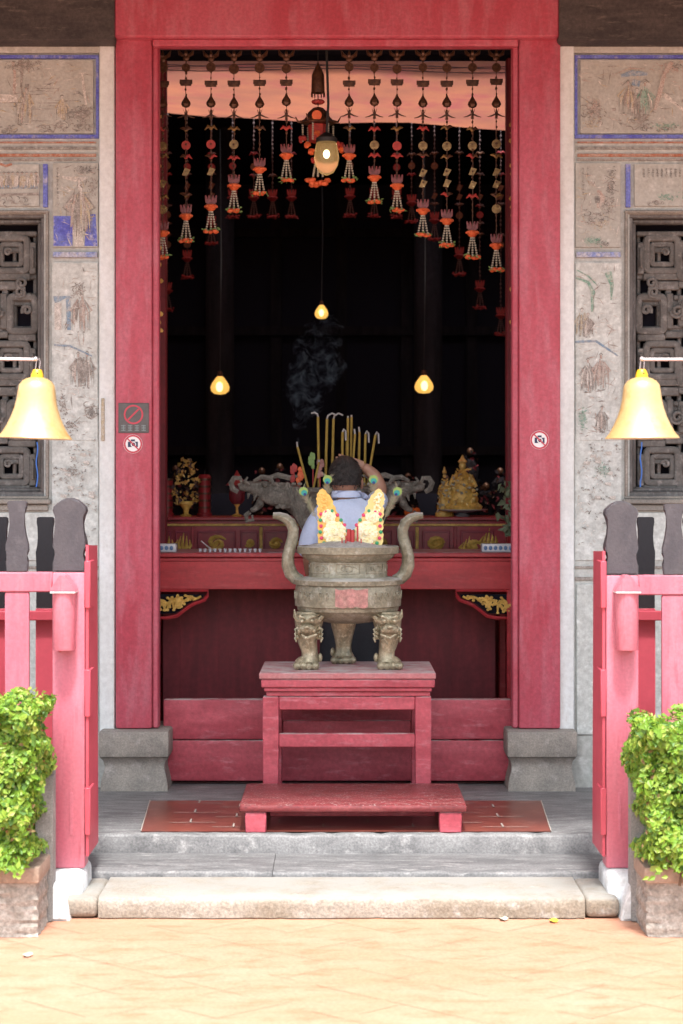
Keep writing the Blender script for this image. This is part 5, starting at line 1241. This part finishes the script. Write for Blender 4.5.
# ================================================================ GARLANDS
def charm_disc(m, x, Y, z, r, mi=0): 
    n = 14; m.tube([(x, Y - .004, z), (x, Y + .004, z)], r, n, mi, True, 1, False)
def make_garland(x, Y, zt, zb, s, rnd, back, lab, grp):
    x += rnd.uniform(-.006, .006)
    t = thing('hanging_garland', lab, 'garland', (x, Y, zt), grp)
    c = 1 / s; L = (zt - zb) / c
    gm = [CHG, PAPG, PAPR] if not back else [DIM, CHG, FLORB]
    m = MB(); m.tube([(x, Y, zt), (x + rnd.uniform(-.003, .003), Y, zt - L * c * .5), (x, Y, zb + 26 * c)], .0022 if not back else .0018, 5)
    for j in range(int((L - 40) / 5.5)): m.ball((x + rnd.uniform(-.002, .002), Y, zt - (6 + j * 5.5) * c), rnd.uniform(.8, 1.5) * c, 0, (1, 1, 1.2), 6, 4)
    m.build('cord', gm[0], t)
    def el(o, kind):
        zc = zt - o * c; m = MB()
        if kind == 'crown':
            for e in (-1, 0, 1): m.tube([(x + e * 2 * c, Y, zc - 3 * c), (x + e * 6 * c, Y - .004, zc - 1 * c), (x + e * 8 * c, Y, zc + 4 * c)], [.01, .012, .003], 5)
            m.ball((x, Y, zc - 5 * c), 3.5 * c, 0, (1, .5, 1), 8, 6)
        elif kind == 'disc': charm_disc(m, x, Y, zc, 5 * c * rnd.uniform(.85, 1.05))
        elif kind == 'gdisc': charm_disc(m, x, Y, zc, 4.6 * c, 1)
        elif kind == 'rect': m.box(x - 5.5 * c, x + 5.5 * c, Y - .005, Y + .005, zc - 2.8 * c, zc + 2.8 * c, .002); m.box(x - 6.4 * c, x + 6.4 * c, Y - .003, Y + .003, zc - 1 * c, zc + 3.4 * c, .001)
        elif kind == 'drop': m.lathe([(.3 * c, 7 * c), (1.4 * c, 4 * c), (4.2 * c, -.5 * c), (4.8 * c, -3 * c), (3.2 * c, -5.6 * c), (.4 * c, -6.6 * c)][::-1], (x, Y, zc), 6, smooth=False)
        elif kind == 'branch':
            for e in (-1, 1):
                m.tube([(x, Y, zc + 2 * c), (x + e * 5 * c, Y, zc - .5 * c), (x + e * 9 * c, Y, zc - 1.5 * c)], [.006, .004, .0015], 5)
            m.tube([(x, Y, zc + 7 * c), (x, Y, zc - 3 * c)], [.003, .009], 5); m.tube([(x, Y, zc), (x - 2.5 * c, Y, zc + 7 * c)], [.004, .001], 5); m.tube([(x, Y, zc), (x + 2.5 * c, Y, zc + 7 * c)], [.004, .001], 5)
        elif kind == 'wing':
            for e in (-1, 1): m.tube([(x, Y, zc), (x + e * 3 * c, Y - .004, zc + 1.6 * c), (x + e * 6.2 * c, Y, zc + rnd.uniform(-2, 2) * c)], [.009, .010, .002], 6, 1 if rnd.random() < .6 else 0)
            m.ball((x, Y, zc), 2.2 * c, 1, (1, .6, 1), 8, 5)
        elif kind == 'twist':
            m.prism([(x - 4 * c, zc - 3 * c), (x + 1 * c, zc - 4 * c), (x + 4.5 * c, zc + 2.5 * c), (x - 1 * c, zc + 4.5 * c)], Y - .004, Y + .001, 1)
        m.build('paper_charm', gm if kind not in ('wing', 'gdisc') or rnd.random() < .6 else [gm[0], gm[2]], t)
    seq = [(3, 'crown'), (18, 'disc'), (33, 'rect'), (51, 'drop'), (66, 'branch'), (79, 'wing'), (95, 'gdisc'), (107, 'wing'), (122, 'twist'), (134, 'twist'), (146, 'wing'), (158, 'gdisc'), (170, 'wing'), (184, 'wing'), (197, 'gdisc')]
    if back: seq = [(o, kk) for o, kk in seq if kk not in ('crown', 'drop', 'branch', 'rect')]
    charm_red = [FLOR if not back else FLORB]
    for o, kk in seq:
        o += rnd.uniform(-1.3, 1.3)
        if o > 75 and rnd.random() < .12: continue
        if back and o > 75 and rnd.random() < .2: continue
        if o < L - 45: el(o, kk)
    zq = zb; c *= .9
    m = MB()   # foil petals
    for e in (-1, -.4, .4, 1):
        m.tube([(x + e * 1.5 * c, Y, zq + 31 * c), (x + e * 4.5 * c, Y - .003, zq + 36 * c), (x + e * 6 * c, Y, zq + 43 * c)], [.004, .011, .004], 6, 0, True, .35)
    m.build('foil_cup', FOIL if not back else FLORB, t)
    m = MB(); m.lathe([(1.5 * c, 25 * c), (4.5 * c, 27 * c), (7 * c, 31 * c), (6 * c, 32.5 * c), (2 * c, 32 * c)], (x, Y, zq), 12)
    for j in range(8): a = j * .785; m.ball((x + 6 * c * math.cos(a), Y + 6 * c * math.sin(a), zq + 30.5 * c), 2 * c, 0, (1, 1, .8), 6, 5, .15)
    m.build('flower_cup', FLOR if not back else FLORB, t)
    for e in (-1, 0, 1):
        m = MB()
        for j in range(8):
            u = j / 7; m.ball((x + e * (1.5 + 3.6 * u) * c, Y - (0.006 if e == 0 else 0), zq + (24.5 - 19 * u) * c), 1.35 * c, 0, (1, 1, .85), 6, 5)
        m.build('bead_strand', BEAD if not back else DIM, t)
    m = MB()
    for j in range(7):
        a = j * .9 + rnd.random(); rad = rnd.uniform(2, 6.5) * c
        m.ball((x + rad * 1.15 * math.cos(a), Y + rad * .6 * math.sin(a), zq + 3.2 * c + rnd.uniform(-1, 1) * c), 2.5 * c, 0, (1.2, 1, .85), 7, 5, .15)
    for j in range(12):
        a = j * .53; rad = rnd.uniform(7, 9.5) * c
        leaf(m, Vector((x + rad * math.cos(a), Y + rad * .6 * math.sin(a), zq + rnd.uniform(1, 7) * c)), Vector((rnd.gauss(0, .6), -1, 1)), 4.4 * c, 1, rnd)
    m.build('flower_base', [FLOR, FLGR] if not back else [FLORB, FLORB], t)
rnd = random.Random(77)
YG = .55; sG = F / (YG + D0)
front = [(163, 260), (185, 243), (210, 234), (234, 213), (260, 197), (286, 183), (349.5, 183), (374, 205), (397, 213), (422, 238), (447, 248), (472, 260), (497, 273)]
words = ['leftmost', 'second', 'third', 'fourth', 'fifth', 'sixth', 'seventh', 'eighth', 'ninth', 'tenth', 'eleventh', 'twelfth', 'rightmost']
for i, (px, py) in enumerate(front):
    lab = f'{words[i]} orange and gilt flower garland from the left in the front row under the lintel' if 0 < i < 12 else f'{words[i]} orange and gilt flower garland of the front row, hanging longest by the jamb'
    make_garland(PX(px, YG), YG + rnd.uniform(-.015, .015), PZ(50, YG), PZ(py, YG), sG, rnd, False, lab, 'front row of flower garlands')
YG2 = 4.42; sG2 = F / (YG2 + D0)
back = [(167, 312), (188, 280), (211, 246), (232, 219), (254, 219), (273, 219), (292, 219), (374, 218), (396, 219), (350, 218), (411, 224), (434, 242), (460, 277), (480, 310), (500, 337)]
m = MB(); m.tube([(-1.6, YG, PZ(49, YG)), (1.6, YG, PZ(49, YG))], .008, 8); tag(m.build('garland_rail', WIRE), 'thin dark rod behind the lintel from which the front garlands hang', 'rail', 'garland rails')
m = MB(); m.tube([(-1.8, YG2, 4.58), (1.8, YG2, 4.58)], .008, 8); tag(m.build('garland_rail', WIRE), 'thin dark rod under the inner beam from which the rear garlands hang', 'rail', 'garland rails')
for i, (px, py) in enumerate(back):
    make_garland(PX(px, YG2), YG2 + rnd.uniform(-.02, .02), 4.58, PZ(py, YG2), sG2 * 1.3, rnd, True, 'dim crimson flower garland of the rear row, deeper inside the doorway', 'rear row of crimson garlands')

# ================================================================ LANTERN AND LAMPS
YL = .62; sL = F / (YL + D0); c = 1 / sL; X = PX(318, YL)
t = thing('palace_lantern', 'ornate red and gilt pagoda lantern with bead tassels at the top middle of the doorway', 'lantern', (X, YL, PZ(50, YL)))
def lz(py): return PZ(py, YL)
m = MB(); m.tube([(X, YL, lz(49)), (X, YL, lz(118))], .003, 6); m.build('cord', WIRE, t)
m = MB(); m.lathe([(6.8 * c, lz(93)), (6.8 * c, lz(92)), (6.2 * c, lz(75)), (5 * c, lz(72)), (1.5 * c, lz(65)), (.5 * c, lz(62))], (X, YL, 0), 12, smooth=False)
for j in range(12): a = j * .5236; m.tube([(X + 6.4 * c * math.cos(a), YL + 6.4 * c * math.sin(a), lz(92)), (X + 6.6 * c * math.cos(a), YL + 6.6 * c * math.sin(a), lz(97))], .003, 4)
m.build('top_bell', CHG, t)
m = MB()
for j in range(9): a = j * .7; m.ball((X + 4 * c * math.cos(a), YL + 4 * c * math.sin(a), lz(102)), 2.7 * c, 0, (1, 1, .8), 7, 5, .1)
m.build('red_flower', PAPR, t)
m = MB(); m.lathe([(17 * c, lz(124)), (18 * c, lz(123)), (12 * c, lz(117)), (9.5 * c, lz(112)), (5 * c, lz(108)), (1 * c, lz(107))], (X, YL, 0), 6, smooth=False)
for j in range(6): a = j * math.pi / 3; m.tube([(X + 14 * c * math.cos(a), YL + 14 * c * math.sin(a), lz(121)), (X + 20 * c * math.cos(a), YL + 20 * c * math.sin(a), lz(122)), (X + 22.5 * c * math.cos(a), YL + 22.5 * c * math.sin(a), lz(117))], [.008, .007, .003], 6)
m.build('roof', CHG, t)
m = MB(); m.lathe([(9 * c, lz(142)), (10 * c, lz(126)), (9 * c, lz(124.5))], (X, YL, 0), 6, smooth=False); m.build('body', PAPR, t)
m = MB(); charm_disc(m, X - 1 * c, YL - 14 * c, lz(118), 5 * c); m.build('red_rosette', FLOR, t)
for j in range(6):
    a = j * math.pi / 3 + .2; m = MB()
    for q in range(8): m.ball((X + 15.5 * c * math.cos(a), YL + 15.5 * c * math.sin(a), lz(126 + q * 2.2)), 1.25 * c, 0, (1, 1, .8), 6, 5)
    m.build('bead_strand', BEAD, t)
for e, (a, b) in enumerate(((303, 140), (308, 146), (312, 152), (313, 160), (318, 135), (322, 137), (340, 146), (342, 150))):
    m = MB()
    for j in range(6): m.ball((PX(a, YL) + random.uniform(-.018, .018), YL - .03 + random.uniform(-.02, .02), lz(b) + random.uniform(-.012, .012)), .014, 0, (1, 1, .8), 6, 5, .15)
    m.build('flower_cluster', FLOR if e % 3 else PAPR, t)
m = MB()
for sx_ in (-2.5, 0, 2.5):
    for q in range(8): m.ball((X + sx_ * (1 + q * .13) * c, YL, lz(162 + q * 2)), 1.3 * c, 0, (1, 1, .85), 6, 5)
m.build('tassel_beads', BEAD, t)
m = MB()
for j in range(12): m.ball((X + random.uniform(-11, 11) * c, YL + random.uniform(-.03, .03), lz(182 + random.uniform(-3, 3))), 3 * c, 0, (1.2, 1, .85), 7, 5, .15)
m.build('tassel_flowers', FLOR, t)

GLASS = bpy.data.materials.new('amber_glass'); GLASS.use_nodes = True
b = GLASS.node_tree.nodes['Principled BSDF']; b.inputs['Base Color'].default_value = (.95, .86, .62, 1); b.inputs['Transmission Weight'].default_value = .92; b.inputs['Roughness'].default_value = .25; b.inputs['IOR'].default_value = 1.15
b.inputs['Emission Color'].default_value = (1, .55, .16, 1); b.inputs['Emission Strength'].default_value = .03
BULB = emis('lit_bulb', (1, .82, .5), 1.6)
def lamp(px, py, Y, r, hgt, lab, rod, em=.18):
    t = thing('oval_lamp', lab, 'lamp', P(px, py, Y), 'glowing oval lamps'); c = (Y + D0) / F; X = PX(px, Y); zc = PZ(py, Y)
    pr = [(.1, -.5), (.55, -.42), (.9, -.2), (1, .02), (.92, .3), (.8, .5)] if rod else [(.1, -.5), (.6, -.46), (.93, -.3), (1, -.1), (.85, .12), (.5, .38), (.3, .5)]
    m = MB(); m.lathe([(a * r * c, b_ * hgt * c) for a, b_ in pr], (X, Y, zc), 24)
    m.build('glass_shade', GLASS if rod else emisL, t)
    m = MB(); m.ball((X, Y - (0 if rod else r * c * .9), zc + hgt * (.14 if rod else -.1) * c), r * (.24 if rod else .38) * c, 0, (1, .3 if not rod else 1, 1.4)); m.build('bulb', BULB if rod else BULB2, t)
    m = MB(); q_ = .84 if rod else .3; m.lathe([(r * q_ * c, hgt * .5 * c), (r * q_ * 1.03 * c, hgt * .62 * c), (r * .2 * c, hgt * .8 * c)], (X, Y, zc), 20); m.build('cap', WIRE if rod else CHG, t)
    top = 4.4 if not rod else PZ(49, Y)
    m = MB(); m.tube([(X, Y, zc + hgt * .78 * c), (X + .01, Y, (zc + top) / 2), (X, Y, top)], .008 if rod else .004, 6); m.build('cable', WIRE, t)
    return t
emisL = emis('glowing_amber_shade', (1, .56, .12), .3)
BULB2 = emis('dim_bulb', (1, .75, .32), .75)
lamp(326.5, 159, .5, 12.5, 33, 'large clear oval lamp glowing in front of the pagoda lantern', True)
lamp(220, 385.5, 4.9, 9.5, 18, 'left glowing yellow lamp hanging low in the dark hall', False)
lamp(424, 384.5, 4.9, 9.5, 18, 'right glowing yellow lamp hanging low in the dark hall', False)
lamp(321.5, 312, 5.5, 6.8, 14, 'small glowing yellow lamp hanging high in the middle of the dark hall', False)

# ================================================================ SMOKE
def smoke():
    m = MB()
    path = [(298, 447), (297, 436), (300, 422), (308, 408), (303, 394), (310, 378), (321, 364), (315, 348), (324, 334), (330, 322), (326, 312)]
    Y = YB + .02
    m.tube([P(a, b, Y + .04 * math.sin(i)) for i, (a, b) in enumerate(path)], [w / sB for w in (1.5, 4, 9, 16, 22, 26, 28, 24, 22, 16, 6)], 14)
    o = m.build('incense_smoke', [])
    sm = bpy.data.materials.new('smoke_volume'); sm.use_nodes = True; N = sm.node_tree.nodes; L = sm.node_tree.links; N.remove(N['Principled BSDF'])
    v = N.new('ShaderNodeVolumePrincipled'); v.inputs['Color'].default_value = (.8, .87, 1, 1); v.inputs['Anisotropy'].default_value = .0
    tc = N.new('ShaderNodeTexCoord'); n1 = N.new('ShaderNodeTexNoise'); n1.inputs['Scale'].default_value = 10; n1.inputs['Detail'].default_value = 6; n1.inputs['Distortion'].default_value = 2.4
    mr = N.new('ShaderNodeMapRange'); mr.inputs[1].default_value = .56; mr.inputs[2].default_value = .8; mr.inputs[3].default_value = 0; mr.inputs[4].default_value = 8
    L.new(tc.outputs['Object'], n1.inputs['Vector']); L.new(n1.outputs['Fac'], mr.inputs[0]); L.new(mr.outputs[0], v.inputs['Density']); L.new(v.outputs[0], N['Material Output'].inputs['Volume'])
    o.data.materials.clear(); o.data.materials.append(sm)
    o['kind'] = 'stuff'; o['label'] = 'thin bluish incense smoke drifting up against the dark hall'; o['category'] = 'smoke'
smoke()

# small litter
for i, (px, py, mm) in enumerate(((553, 921, YELF), (503, 919, OCHRE), (27, 955, OCHRE))):
    Y = (HC + .19) * F / (py - 490) - D0; m = MB(); x = PX(px, Y)
    m.bm.faces.new([m.bm.verts.new((x + .018 * math.cos(a) * (1 + .3 * math.cos(3 * a)), Y + .03 * math.sin(a), -.186 + .004 * math.sin(2 * a))) for a in [j * .628 for j in range(10)]])
    tag(m.build('fallen_leaf', mm), ['bright yellow fallen leaf on the paving near the right end of the step', 'small brown fallen leaf on the paving beside the yellow one', 'small brown fallen leaf on the paving before the left planter'][i], 'leaf', 'fallen leaves on the paving')
print('objects', len(sc.objects))
